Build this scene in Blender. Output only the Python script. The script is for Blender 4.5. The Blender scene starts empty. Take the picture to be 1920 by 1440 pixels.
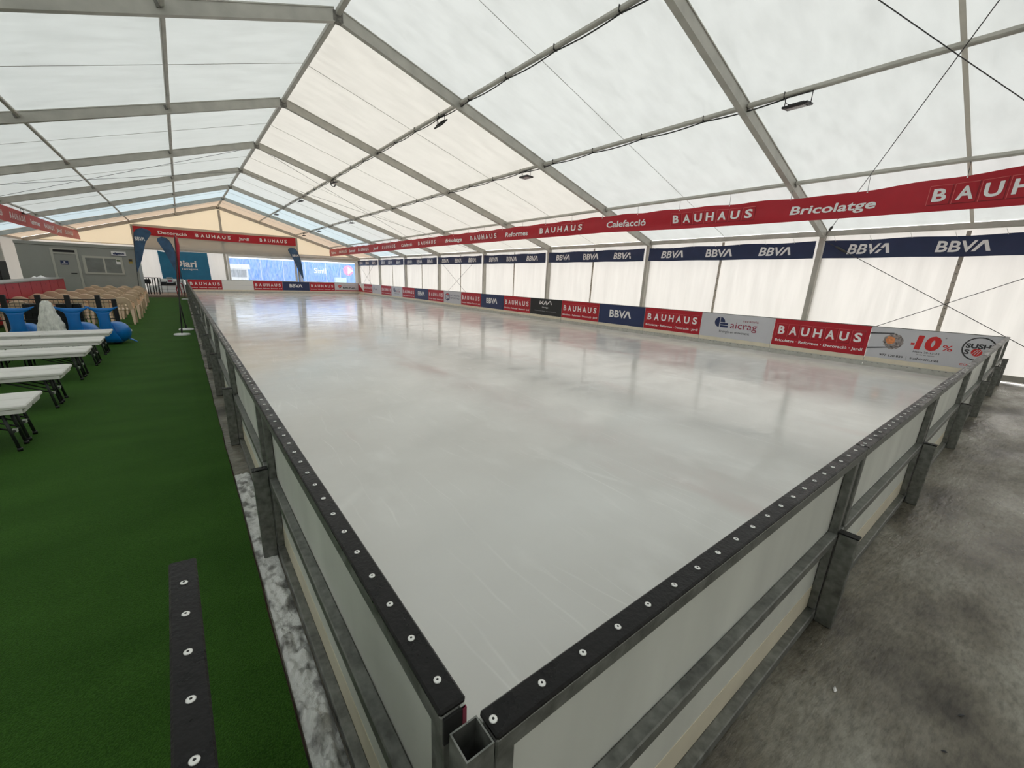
import bpy, math, random
from mathutils import Vector, Matrix, noise
random.seed(7)
S = bpy.context.scene
COL = S.collection
V = Vector

# ------------------------------------------------------------------ camera, light, exposure
def make_camera():
    cd = bpy.data.cameras.new('camera'); cam = bpy.data.objects.new('camera', cd); COL.objects.link(cam)
    yaw, pitch, roll, f = 0.6534, -0.2730, 0.0361, 766.38
    fw = V((math.sin(yaw)*math.cos(pitch), math.cos(yaw)*math.cos(pitch), math.sin(pitch)))
    rt = V((math.cos(yaw), -math.sin(yaw), 0)); up = rt.cross(fw)
    r2 = math.cos(roll)*rt + math.sin(roll)*up; u2 = -math.sin(roll)*rt + math.cos(roll)*up
    m = Matrix((r2, u2, -fw)).transposed().to_4x4(); m.translation = V((-0.3069, -0.4338, 1.6781))
    cam.matrix_world = m
    cd.sensor_width = 36; cd.sensor_fit = 'HORIZONTAL'; cd.lens = f*36/1920
    cd.shift_x = 23.2/1920; cd.shift_y = 19.85/1920
    cd.clip_start = 0.02; cd.clip_end = 400
    S.camera = cam
make_camera()

SKY = 3.0
w = bpy.data.worlds.new('overcast_sky'); S.world = w; w.use_nodes = True
nt = w.node_tree; bg = nt.nodes['Background']
bg.inputs[0].default_value = (1.0, 0.985, 0.95, 1); bg.inputs[1].default_value = SKY
S.view_settings.view_transform = 'Standard'; S.view_settings.look = 'None'
S.view_settings.exposure = 0.0; S.view_settings.gamma = 1.0; S.view_settings.use_curve_mapping = False

# ------------------------------------------------------------------ materials
MATS = {}
def lin(c):
    return tuple(((x/255)/12.92 if x/255 <= .04045 else ((x/255+.055)/1.055)**2.4) for x in c)
def mat(name, col, rough=.5, metal=0., spec=.5, var=0., vscale=8., vcol=None, bump=0., bscale=40., rvar=0., stretch=(1,1,1), detail=4., coat=0.):
    if name in MATS: return MATS[name]
    m = bpy.data.materials.new(name); m.use_nodes = True; t = m.node_tree; n = t.nodes; l = t.links
    p = n['Principled BSDF']
    p.inputs['Base Color'].default_value = (*col, 1); p.inputs['Roughness'].default_value = rough
    p.inputs['Metallic'].default_value = metal; p.inputs['Specular IOR Level'].default_value = spec
    p.inputs['Coat Weight'].default_value = coat; p.inputs['Coat Roughness'].default_value = .1
    if var or vcol or bump or rvar:
        tc = n.new('ShaderNodeTexCoord'); mp = n.new('ShaderNodeMapping'); mp.inputs['Scale'].default_value = stretch
        l.new(tc.outputs['Object'], mp.inputs['Vector'])
    if var or vcol or rvar:
        ns = n.new('ShaderNodeTexNoise'); ns.inputs['Scale'].default_value = vscale; ns.inputs['Detail'].default_value = detail
        l.new(mp.outputs[0], ns.inputs['Vector'])
        rp = n.new('ShaderNodeValToRGB'); e = rp.color_ramp.elements; e[0].position = .3; e[1].position = .72
        a = vcol if vcol else tuple(c*(1-var) for c in col); b = col if vcol else tuple(min(1, c*(1+var)) for c in col)
        e[0].color = (*a, 1); e[1].color = (*b, 1)
        l.new(ns.outputs['Fac'], rp.inputs[0])
        if var or vcol: l.new(rp.outputs[0], p.inputs['Base Color'])
        if rvar:
            mr = n.new('ShaderNodeMapRange'); mr.inputs[1].default_value = .3; mr.inputs[2].default_value = .7
            mr.inputs[3].default_value = max(.02, rough-rvar); mr.inputs[4].default_value = min(1, rough+rvar)
            l.new(ns.outputs['Fac'], mr.inputs[0]); l.new(mr.outputs[0], p.inputs['Roughness'])
    if bump:
        nb = n.new('ShaderNodeTexNoise'); nb.inputs['Scale'].default_value = bscale; nb.inputs['Detail'].default_value = 3
        l.new(mp.outputs[0], nb.inputs['Vector'])
        bp = n.new('ShaderNodeBump'); bp.inputs['Strength'].default_value = bump; bp.inputs['Distance'].default_value = .02
        l.new(nb.outputs['Fac'], bp.inputs['Height']); l.new(bp.outputs[0], p.inputs['Normal'])
    MATS[name] = m
    return m
def membrane(name, tcol, trans=.3, dcol=(.75,.75,.73), dirt_fold_shade=.12, dscale=1.2, stretch=(1,1,1)):
    """coated fabric sheet that lets daylight through"""
    if name in MATS: return MATS[name]
    m = bpy.data.materials.new(name); m.use_nodes = True; t = m.node_tree; n = t.nodes; l = t.links
    n.remove(n['Principled BSDF']); out = n['Material Output']
    tr = n.new('ShaderNodeBsdfTranslucent'); df = n.new('ShaderNodeBsdfDiffuse'); mx = n.new('ShaderNodeMixShader')
    mx.inputs[0].default_value = 1-trans
    df.inputs[0].default_value = (*dcol, 1)
    tc = n.new('ShaderNodeTexCoord'); mp = n.new('ShaderNodeMapping'); mp.inputs['Scale'].default_value = stretch
    l.new(tc.outputs['Object'], mp.inputs['Vector'])
    ns = n.new('ShaderNodeTexNoise'); ns.inputs['Scale'].default_value = dscale; ns.inputs['Detail'].default_value = 8; ns.inputs['Roughness'].default_value = .65
    l.new(mp.outputs[0], ns.inputs['Vector'])
    rp = n.new('ShaderNodeValToRGB'); e = rp.color_ramp.elements; e[0].position = .32; e[1].position = .6
    e[0].color = (*[c*(1-dirt_fold_shade) for c in tcol], 1); e[1].color = (*tcol, 1)  # darker tone: dirt on the roof, painted fold shading on the walls
    l.new(ns.outputs['Fac'], rp.inputs[0]); l.new(rp.outputs[0], tr.inputs[0])
    l.new(tr.outputs[0], mx.inputs[1]); l.new(df.outputs[0], mx.inputs[2]); l.new(mx.outputs[0], out.inputs[0])
    MATS[name] = m
    return m
def clear_film(name):
    m = bpy.data.materials.new(name); m.use_nodes = True; t = m.node_tree; n = t.nodes; l = t.links
    n.remove(n['Principled BSDF']); out = n['Material Output']
    tp = n.new('ShaderNodeBsdfTransparent'); tp.inputs[0].default_value = (.86,.9,.95,1)
    tl = n.new('ShaderNodeBsdfTranslucent'); tl.inputs[0].default_value = (.8,.85,.95,1)
    gl = n.new('ShaderNodeBsdfGlossy'); gl.inputs['Roughness'].default_value = .15
    a = n.new('ShaderNodeMixShader'); b = n.new('ShaderNodeMixShader'); b.inputs[0].default_value = .05
    tc = n.new('ShaderNodeTexCoord'); mp = n.new('ShaderNodeMapping'); mp.inputs['Scale'].default_value = (14,14,1.6)
    ns = n.new('ShaderNodeTexNoise'); ns.inputs['Scale'].default_value = 1.6; ns.inputs['Detail'].default_value = 9
    mr = n.new('ShaderNodeMapRange'); mr.inputs[1].default_value = .35; mr.inputs[2].default_value = .7; mr.inputs[3].default_value = .05; mr.inputs[4].default_value = .26
    l.new(tc.outputs['Object'], mp.inputs[0]); l.new(mp.outputs[0], ns.inputs['Vector']); l.new(ns.outputs['Fac'], mr.inputs[0]); l.new(mr.outputs[0], a.inputs[0])
    l.new(tp.outputs[0], a.inputs[1]); l.new(tl.outputs[0], a.inputs[2])
    l.new(a.outputs[0], b.inputs[1]); l.new(gl.outputs[0], b.inputs[2]); l.new(b.outputs[0], out.inputs[0])
    MATS[name] = m
    return m

M_ROOF = membrane('white_roof_membrane', (.66,.695,.70), .31, dirt_fold_shade=.15, dscale=2.4, stretch=(.5,1.6,1))
M_ROOFL = membrane('greyer_roof_membrane', (.565,.61,.615), .31, dirt_fold_shade=.15, dscale=2.4, stretch=(.5,1.6,1))
M_ROOFW = membrane('warm_white_roof_membrane', (.73,.71,.665), .31, dirt_fold_shade=.15, dscale=2.4, stretch=(.5,1.6,1))
M_ROOFB = membrane('bluish_roof_membrane', (.56,.70,.78), .33, dirt_fold_shade=.06)
M_CREAM = membrane('cream_roof_membrane', (.68,.54,.42), .26, dcol=(.75,.66,.55), dirt_fold_shade=.06)
M_GABLE = membrane('cream_gable_membrane', (.80,.68,.49), .34, dcol=(.8,.7,.55), dirt_fold_shade=.05)
M_WALL = membrane('white_wall_membrane', (.69,.665,.635), .36, dirt_fold_shade=.17, dscale=1.2, stretch=(4,4,.3))  # vertical streaks paint the shading of folds into the colour
M_WALLN = membrane('dull_wall_membrane', (.6,.58,.54), .17, dcol=(.5,.5,.48), dirt_fold_shade=.05)
M_SEAM = membrane('grey_seam_band', (.66,.62,.54), .26, dcol=(.6,.56,.5), dirt_fold_shade=.2, dscale=6)
M_GREYSHEET = membrane('grey_gable_sheet', (.62,.58,.52), .22, dcol=(.5,.48,.45), dirt_fold_shade=.1)  # plain grey, less translucent sheet for the gable band
M_FILM = clear_film('clear_window_film')
M_ALU = mat('dull_aluminium', (.46,.445,.40), .5, .2, var=.13, vscale=3, bump=.05, bscale=30)
M_ALUD = mat('weathered_aluminium_bracket', (.20,.19,.17), .6, .4, var=.4, vscale=20)
M_STEEL = mat('galvanised_steel', (.20,.205,.19), .48, .55, var=.38, vscale=26, bump=.08, bscale=60, rvar=.12)
M_CAP = mat('black_plastic_cap', (.011,.0105,.0105), .34, 0, .2, var=.35, vscale=14, bump=.12, bscale=90, rvar=.15)
M_HDPE = mat('white_plastic_panel', (.68,.69,.64), .5, 0, .4, var=.10, vscale=3, stretch=(1,1,.3))
M_KICK = mat('cream_plastic_kickplate', (.74,.68,.54), .45, 0, .4, var=.06, vscale=5)
M_KICKG = mat('grey_plastic_kickplate', (.50,.50,.46), .4, 0, .4, var=.12, vscale=8)
M_SCREW = mat('bright_screw_washer', (.85,.85,.82), .3, .3)
M_DARK = mat('painted_hole_shade', (.01,.01,.01), .7)  # black that stands in for shade inside tube ends and screw sockets
M_RED = mat('red_vinyl', (.43,.012,.024), .42, 0, .4, var=.05, vscale=3, bump=.04, bscale=6)
M_REDL = mat('light_red_print', (.62,.12,.12), .5)
M_REDD = mat('dark_red_print', (.20,.004,.01), .5)
M_NAVY = mat('navy_vinyl', (.016,.030,.085), .4, 0, .45, var=.12, vscale=3, bump=.06, bscale=8)
M_NAVYP = mat('navy_print', (.014,.028,.10), .4)
M_BLACKP = mat('black_print', (.012,.013,.015), .4)
M_WHITE = mat('white_print', (.83,.82,.82), .45)
M_GREYP = mat('pale_grey_print', (.58,.585,.62), .42, var=.03, vscale=2)
M_CRIM = mat('crimson_print', (.30,.02,.06), .5)
M_INK = mat('ink_print', (.03,.03,.035), .5)
M_REDP = mat('scarlet_print', (.62,.02,.02), .5)
M_ORANGE = mat('salmon_print', (.75,.27,.10), .5, var=.25, vscale=30)
M_RICE = mat('rice_print', (.5,.44,.42), .5, vcol=(.06,.05,.05), vscale=26)
M_TEAL = mat('teal_vinyl', (.010,.16,.30), .5, var=.12, vscale=2)
M_FLAG = mat('flag_blue_cloth', (.035,.092,.18), .6, var=.4, vscale=2.2)
M_FLAGR = mat('flag_red_cloth', (.38,.015,.03), .6, var=.2, vscale=4)
M_BLACK = mat('black_metal', (.012,.012,.013), .4, .2)
M_BLUE = mat('glossy_blue_plastic', (.003,.175,.56), .28, 0, .5, var=.08, vscale=3)
M_BEIGE = mat('beige_plastic', (.84,.62,.45), .34, 0, .5, var=.05, vscale=4)
M_BENCH = mat('white_bench_plastic', (.76,.75,.71), .5, 0, .4, var=.04, vscale=6, bump=.05, bscale=80)
M_BLEG = mat('dark_grey_bench_steel', (.035,.04,.038), .42, .4, var=.3, vscale=12)
M_CABIN = mat('grey_cabin_sheet', (.32,.33,.305), .5, 0, .4, var=.03, vscale=2)
M_CABTRIM = mat('light_grey_cabin_trim', (.47,.47,.42), .5)
M_GLASS = mat('dull_window_glass', (.20,.215,.205), .22, 0, .5, var=.15, vscale=3)
M_CTOP = mat('grey_counter_top', (.30,.285,.26), .4)
M_SNOW = mat('scraped_snow', (.72,.72,.70), .55, vcol=(.20,.195,.185), vscale=11, bump=.7, bscale=38, detail=7)
M_SNOW.node_tree.nodes['Color Ramp'].color_ramp.elements[0].position = .36; M_SNOW.node_tree.nodes['Color Ramp'].color_ramp.elements[1].position = .50
M_FUR = mat('white_shaggy_plush', (.74,.75,.70), .9, var=.25, vscale=18, bump=.9, bscale=35, stretch=(1,1,.6))
M_WOOD = mat('brown_deck_board', (.30,.21,.16), .55, var=.25, vscale=4, stretch=(1,8,1))
M_CABLE = mat('dark_steel_cable', (.05,.05,.05), .5, .3)
M_BAND = mat('black_cable_sheath', (.015,.016,.015), .5)
M_LENS = mat('unlit_lamp_lens', (.24,.20,.20), .25)
M_WPAINT = mat('white_painted_metal', (.78,.78,.76), .4)
M_BLUEW = mat('blue_hoarding', (.03,.22,.72), .5, var=.25, vscale=1.2, stretch=(3,3,.6))
M_PINK = mat('pink_red_print', (.60,.12,.30), .5)
M_ASPH = mat('pale_yard_ground', (.55,.54,.52), .8, var=.1, vscale=1)

def mat_ice():
    m = bpy.data.materials.new('wet_ice'); m.use_nodes = True; t = m.node_tree; n = t.nodes; l = t.links; p = n['Principled BSDF']
    tc = n.new('ShaderNodeTexCoord')
    def nz(scale, detail, st, rot=0):
        mp = n.new('ShaderNodeMapping'); mp.inputs['Scale'].default_value = st; mp.inputs['Rotation'].default_value = (0,0,rot)
        ns = n.new('ShaderNodeTexNoise'); ns.inputs['Scale'].default_value = scale; ns.inputs['Detail'].default_value = detail
        l.new(tc.outputs['Object'], mp.inputs[0]); l.new(mp.outputs[0], ns.inputs['Vector']); return ns
    a = nz(.55, 6, (1,1,1)); r = n.new('ShaderNodeValToRGB'); e = r.color_ramp.elements
    e[0].position = .3; e[0].color = (.62,.61,.585,1); e[1].position = .7; e[1].color = (.735,.735,.715,1)
    l.new(a.outputs['Fac'], r.inputs[0])
    # faint old pink stain and pale scratches
    s = nz(.9, 3, (1,.35,1), .5); rs = n.new('ShaderNodeValToRGB'); es = rs.color_ramp.elements
    es[0].position = .60; es[0].color = (0,0,0,1); es[1].position = .74; es[1].color = (1,1,1,1)
    l.new(s.outputs['Fac'], rs.inputs[0])
    mu = n.new('ShaderNodeMath'); mu.operation = 'MULTIPLY'; mu.inputs[1].default_value = .42; l.new(rs.outputs[0], mu.inputs[0])
    mx = n.new('ShaderNodeMix'); mx.data_type = 'RGBA'; mx.inputs[7].default_value = (.58,.42,.40,1)
    l.new(mu.outputs[0], mx.inputs[0]); l.new(r.outputs[0], mx.inputs[6])
    q = nz(2.2, 8, (1,.5,1), 1.0); rq = n.new('ShaderNodeValToRGB'); eq = rq.color_ramp.elements
    eq[0].position = .56; eq[0].color = (0,0,0,1); eq[1].position = .74; eq[1].color = (.4,.4,.4,1); l.new(q.outputs['Fac'], rq.inputs[0])
    m2 = n.new('ShaderNodeMix'); m2.data_type = 'RGBA'; m2.inputs[7].default_value = (.86,.86,.84,1)
    l.new(rq.outputs[0], m2.inputs[0]); l.new(mx.outputs[2], m2.inputs[6]); l.new(m2.outputs[2], p.inputs['Base Color'])
    prev = m2
    for sc_, an, dn in ((1.6,.6,.34),(2.3,-.5,.28),(1.1,1.9,.30)):
        mp = n.new('ShaderNodeMapping'); mp.inputs['Rotation'].default_value = (0,0,an); mp.inputs['Scale'].default_value = (sc_,sc_*.06,1)
        wn = nz(.7, 3, (1,1,1)); ad = n.new('ShaderNodeVectorMath'); ad.operation = 'MULTIPLY_ADD'; ad.inputs[1].default_value = (.35,.35,0)
        l.new(wn.outputs['Color'], ad.inputs[0]); l.new(tc.outputs['Object'], ad.inputs[2]); l.new(ad.outputs[0], mp.inputs[0])
        vo = n.new('ShaderNodeTexVoronoi'); vo.feature = 'DISTANCE_TO_EDGE'; vo.inputs['Scale'].default_value = 2.0; l.new(mp.outputs[0], vo.inputs['Vector'])
        rr = n.new('ShaderNodeValToRGB'); ee = rr.color_ramp.elements; ee[0].position = 0; ee[0].color = (dn,dn,dn,1); ee[1].position = .016; ee[1].color = (0,0,0,1); l.new(vo.outputs['Distance'], rr.inputs[0])
        gn = nz(1.1, 4, (1,1,1), an); rg = n.new('ShaderNodeValToRGB'); eg = rg.color_ramp.elements; eg[0].position = .52; eg[0].color = (0,0,0,1); eg[1].position = .66; eg[1].color = (1,1,1,1); l.new(gn.outputs['Fac'], rg.inputs[0])
        mm = n.new('ShaderNodeMath'); mm.operation = 'MULTIPLY'; l.new(rr.outputs[0], mm.inputs[0]); l.new(rg.outputs[0], mm.inputs[1])
        m3 = n.new('ShaderNodeMix'); m3.data_type = 'RGBA'; m3.inputs[7].default_value = (.92,.92,.90,1); l.new(mm.outputs[0], m3.inputs[0]); l.new(prev.outputs[2], m3.inputs[6]); l.new(m3.outputs[2], p.inputs['Base Color']); prev = m3
    b = nz(1.1, 6, (1,2.2,1)); mr = n.new('ShaderNodeMapRange'); mr.inputs[1].default_value = .3; mr.inputs[2].default_value = .7
    mr.inputs[3].default_value = .05; mr.inputs[4].default_value = .22; l.new(b.outputs['Fac'], mr.inputs[0]); l.new(mr.outputs[0], p.inputs['Roughness'])
    h = nz(3.0, 5, (1.5,3.2,1)); bp = n.new('ShaderNodeBump'); bp.inputs['Strength'].default_value = .06; bp.inputs['Distance'].default_value = .03
    l.new(h.outputs['Fac'], bp.inputs['Height']); l.new(bp.outputs[0], p.inputs['Normal'])
    p.inputs['Specular IOR Level'].default_value = .5; p.inputs['IOR'].default_value = 1.33
    return m
def mat_concrete():
    m = bpy.data.materials.new('wet_concrete'); m.use_nodes = True; t = m.node_tree; n = t.nodes; l = t.links; p = n['Principled BSDF']
    tc = n.new('ShaderNodeTexCoord')
    def nz(scale, detail, st=(1,1,1), rough=.6):
        mp = n.new('ShaderNodeMapping'); mp.inputs['Scale'].default_value = st; mp.inputs['Rotation'].default_value = (0,0,.35)
        ns = n.new('ShaderNodeTexNoise'); ns.inputs['Scale'].default_value = scale; ns.inputs['Detail'].default_value = detail; ns.inputs['Roughness'].default_value = rough
        l.new(tc.outputs['Object'], mp.inputs[0]); l.new(mp.outputs[0], ns.inputs['Vector']); return ns
    a = nz(1.3, 8, (.8,1.4,1)); r = n.new('ShaderNodeValToRGB'); e = r.color_ramp.elements
    e[0].position = .36; e[0].color = (.055,.046,.034,1); e[1].position = .66; e[1].color = (.33,.315,.265,1)
    x = e.new(.5); x.color = (.18,.163,.125,1)
    l.new(a.outputs['Fac'], r.inputs[0])
    f = nz(28, 6, (.6,1.6,1)); mx = n.new('ShaderNodeMix'); mx.data_type = 'RGBA'; mx.blend_type = 'MULTIPLY'; mx.inputs[0].default_value = .75
    rf = n.new('ShaderNodeValToRGB'); ef = rf.color_ramp.elements; ef[0].position = .3; ef[0].color = (.38,.38,.37,1); ef[1].position = .58; ef[1].color = (1,1,1,1)
    l.new(f.outputs['Fac'], rf.inputs[0]); l.new(r.outputs[0], mx.inputs[6]); l.new(rf.outputs[0], mx.inputs[7]); l.new(mx.outputs[2], p.inputs['Base Color'])
    g = nz(.8, 6, (.7,1.5,1)); mr = n.new('ShaderNodeMapRange'); mr.inputs[1].default_value = .38; mr.inputs[2].default_value = .62
    mr.inputs[3].default_value = .16; mr.inputs[4].default_value = .55; l.new(g.outputs['Fac'], mr.inputs[0]); l.new(mr.outputs[0], p.inputs['Roughness'])
    h = nz(7, 8, (.55,1.9,1)); bp = n.new('ShaderNodeBump'); bp.inputs['Strength'].default_value = .8; bp.inputs['Distance'].default_value = .015
    l.new(h.outputs['Fac'], bp.inputs['Height']); l.new(bp.outputs[0], p.inputs['Normal'])
    return m
def mat_turf():
    m = bpy.data.materials.new('artificial_grass'); m.use_nodes = True; t = m.node_tree; n = t.nodes; l = t.links; p = n['Principled BSDF']
    tc = n.new('ShaderNodeTexCoord')
    def nz(scale, detail, st=(1,1,1)):
        mp = n.new('ShaderNodeMapping'); mp.inputs['Scale'].default_value = st
        ns = n.new('ShaderNodeTexNoise'); ns.inputs['Scale'].default_value = scale; ns.inputs['Detail'].default_value = detail
        l.new(tc.outputs['Object'], mp.inputs[0]); l.new(mp.outputs[0], ns.inputs['Vector']); return ns
    a = nz(1.6, 5, (.7,1.6,1)); r = n.new('ShaderNodeValToRGB'); e = r.color_ramp.elements
    e[0].position = .3; e[0].color = (.026,.082,.008,1); e[1].position = .7; e[1].color = (.040,.112,.014,1); l.new(a.outputs['Fac'], r.inputs[0])
    b = nz(160, 3); rb = n.new('ShaderNodeValToRGB'); eb = rb.color_ramp.elements; eb[0].position = .35; eb[0].color = (.45,.5,.4,1); eb[1].position = .68; eb[1].color = (1.25,1.2,1.25,1)
    l.new(b.outputs['Fac'], rb.inputs[0]); mx = n.new('ShaderNodeMix'); mx.data_type = 'RGBA'; mx.blend_type = 'MULTIPLY'; mx.inputs[0].default_value = .8
    l.new(r.outputs[0], mx.inputs[6]); l.new(rb.outputs[0], mx.inputs[7]); l.new(mx.outputs[2], p.inputs['Base Color'])
    bp = n.new('ShaderNodeBump'); bp.inputs['Strength'].default_value = .8; bp.inputs['Distance'].default_value = .012
    l.new(b.outputs['Fac'], bp.inputs['Height']); l.new(bp.outputs[0], p.inputs['Normal'])
    p.inputs['Roughness'].default_value = .75; p.inputs['Specular IOR Level'].default_value = .08; p.inputs['Sheen Weight'].default_value = .10; p.inputs['Sheen Tint'].default_value = (.42,.85,.25,1); p.inputs['Sheen Roughness'].default_value = .45
    return m
M_ICE, M_CONC, M_TURF = mat_ice(), mat_concrete(), mat_turf()

# ------------------------------------------------------------------ mesh builder
class MB:
    def __init__(s): s.v = []; s.f = []; s.mi = []; s.sm = []; s.m = []
    def slot(s, m):
        if m not in s.m: s.m.append(m)
        return s.m.index(m)
    def add(s, vs, fs, m, smooth=False):
        o = len(s.v); k = s.slot(m); s.v += [tuple(q) for q in vs]
        for f in fs: s.f.append(tuple(i+o for i in f)); s.mi.append(k); s.sm.append(smooth)
        return s
    def box(s, lo, hi, m, ch=0.):
        (x0,y0,z0),(x1,y1,z1) = lo, hi
        return s.beamc(V(((x0+x1)/2,(y0+y1)/2,(z0+z1)/2)), V((x1-x0,0,0)), V((0,y1-y0,0)), V((0,0,z1-z0)), m, ch)
    def beamc(s, c, a, b, d, m, ch=0.):
        a, b, d = a/2, b/2, d/2
        if ch <= 0:
            vs = [c+sx*a+sy*b+sz*d for sz in (-1,1) for sy in (-1,1) for sx in (-1,1)]
            fs = [(0,2,3,1),(4,5,7,6),(0,1,5,4),(2,6,7,3),(0,4,6,2),(1,3,7,5)]
            return s.add(vs, fs, m)
        la, lb, ld = a.length, b.length, d.length; ch = min(ch, la*.9, lb*.9, ld*.9)
        ka, kb, kd = 1-ch/la, 1-ch/lb, 1-ch/ld; vs = []
        ix = {}
        for sx in (-1,1):
            for sy in (-1,1):
                for sz in (-1,1):
                    ix[sx,sy,sz,0] = len(vs); vs.append(c+sx*a+sy*kb*b+sz*kd*d)
                    ix[sx,sy,sz,1] = len(vs); vs.append(c+sx*ka*a+sy*b+sz*kd*d)
                    ix[sx,sy,sz,2] = len(vs); vs.append(c+sx*ka*a+sy*kb*b+sz*d)
        fs = []
        def quad(*k): fs.append(tuple(ix[i] for i in k))
        for q in (-1,1):
            quad((q,-1,-1,0),(q,1,-1,0),(q,1,1,0),(q,-1,1,0)); quad((-1,q,-1,1),(1,q,-1,1),(1,q,1,1),(-1,q,1,1)); quad((-1,-1,q,2),(1,-1,q,2),(1,1,q,2),(-1,1,q,2))
        for p in (-1,1):
            for q in (-1,1):
                quad((p,q,-1,0),(p,q,1,0),(p,q,1,1),(p,q,-1,1)); quad((p,-1,q,0),(p,1,q,0),(p,1,q,2),(p,-1,q,2)); quad((-1,p,q,1),(1,p,q,1),(1,p,q,2),(-1,p,q,2))
                for r in (-1,1): fs.append((ix[p,q,r,0],ix[p,q,r,1],ix[p,q,r,2]))
        return s.add(vs, fs, m)
    def beam(s, p0, p1, wd, ht, m, up=V((0,0,1)), ch=0.):
        p0, p1 = V(p0), V(p1); d = p1-p0; x = d.normalized(); y = up.cross(x)
        if y.length < 1e-4: y = V((1,0,0)).cross(x)
        y.normalize(); z = x.cross(y)
        return s.beamc((p0+p1)/2, d, y*wd, z*ht, m, ch)
    def tube(s, pts, r, m, n=8, cap=True):
        pts = [V(p) for p in pts]; vs = []; fs = []; prev = None
        for i, p in enumerate(pts):
            d = (pts[min(i+1,len(pts)-1)]-pts[max(i-1,0)]).normalized()
            if prev is None: x = d.orthogonal().normalized()
            else: x = (prev-d*prev.dot(d)).normalized()
            prev = x; y = d.cross(x); rr = r[i] if isinstance(r,(list,tuple)) else r
            for k in range(n): a = 2*math.pi*k/n; vs.append(p+x*math.cos(a)*rr+y*math.sin(a)*rr)
        for i in range(len(pts)-1):
            for k in range(n): fs.append((i*n+k, i*n+(k+1)%n, (i+1)*n+(k+1)%n, (i+1)*n+k))
        if cap: fs += [tuple(range(n))[::-1], tuple((len(pts)-1)*n+k for k in range(n))]
        return s.add(vs, fs, m, True)
    def rings(s, rings, m, cap=True, smooth=True):
        n = len(rings[0]); vs = [q for r in rings for q in r]; fs = []
        for i in range(len(rings)-1):
            for k in range(n): fs.append((i*n+k, i*n+(k+1)%n, (i+1)*n+(k+1)%n, (i+1)*n+k))
        if cap: fs += [tuple(range(n))[::-1], tuple((len(rings)-1)*n+k for k in range(n))]
        return s.add(vs, fs, m, smooth)
    def lathe(s, prof, m, n=20, c=(0,0,0), cap=True):
        return s.rings([[V((c[0]+r*math.cos(2*math.pi*k/n), c[1]+r*math.sin(2*math.pi*k/n), c[2]+z)) for k in range(n)] for r, z in prof], m, cap)
    def grid(s, fn, nu, nv, m, smooth=True, skip=None):
        vs = [fn(i/nu, j/nv) for j in range(nv+1) for i in range(nu+1)]
        fs = [(j*(nu+1)+i, j*(nu+1)+i+1, (j+1)*(nu+1)+i+1, (j+1)*(nu+1)+i) for j in range(nv) for i in range(nu) if not (skip and skip(i,j))]
        return s.add(vs, fs, m, smooth)
    def build(s, name, parent=None, kind=None):
        me = bpy.data.meshes.new(name); me.from_pydata([tuple(q) for q in s.v], [], s.f)
        for m in s.m: me.materials.append(m)
        me.polygons.foreach_set('material_index', s.mi); me.polygons.foreach_set('use_smooth', s.sm); me.update()
        o = bpy.data.objects.new(name, me); COL.objects.link(o)
        if parent is not None: o.parent = parent
        if kind: o['kind'] = kind
        return o
def thing(name, label, cat, loc=(0,0,0), rz=0., group=None):
    o = bpy.data.objects.new(name, None); COL.objects.link(o); o.location = loc; o.rotation_euler = (0,0,rz)
    o.empty_display_size = .1
    return tag(o, label, cat, group)
def tag(o, label, cat, group=None):
    o['label'] = label; o['category'] = cat
    if group: o['group'] = group
    return o
def dup(root, loc, rz=None, label=None, group=None):
    r = root.copy(); COL.objects.link(r); r.location = loc
    if rz is not None: r.rotation_euler = (0,0,rz)
    if label: r['label'] = label
    if group: r['group'] = group
    for ch in list(root.children):
        c = ch.copy(); COL.objects.link(c); c.parent = r
        for g in list(ch.children):
            d = g.copy(); COL.objects.link(d); d.parent = c
    return r
ORD = ['zeroth','first','second','third','fourth','fifth','sixth','seventh','eighth','ninth','tenth','eleventh','twelfth','thirteenth','fourteenth','fifteenth','sixteenth','seventeenth','eighteenth','nineteenth','twentieth']
def nth(k, tail):
    return tail and ('nearest' if k == 1 else ORD[k])

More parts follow.
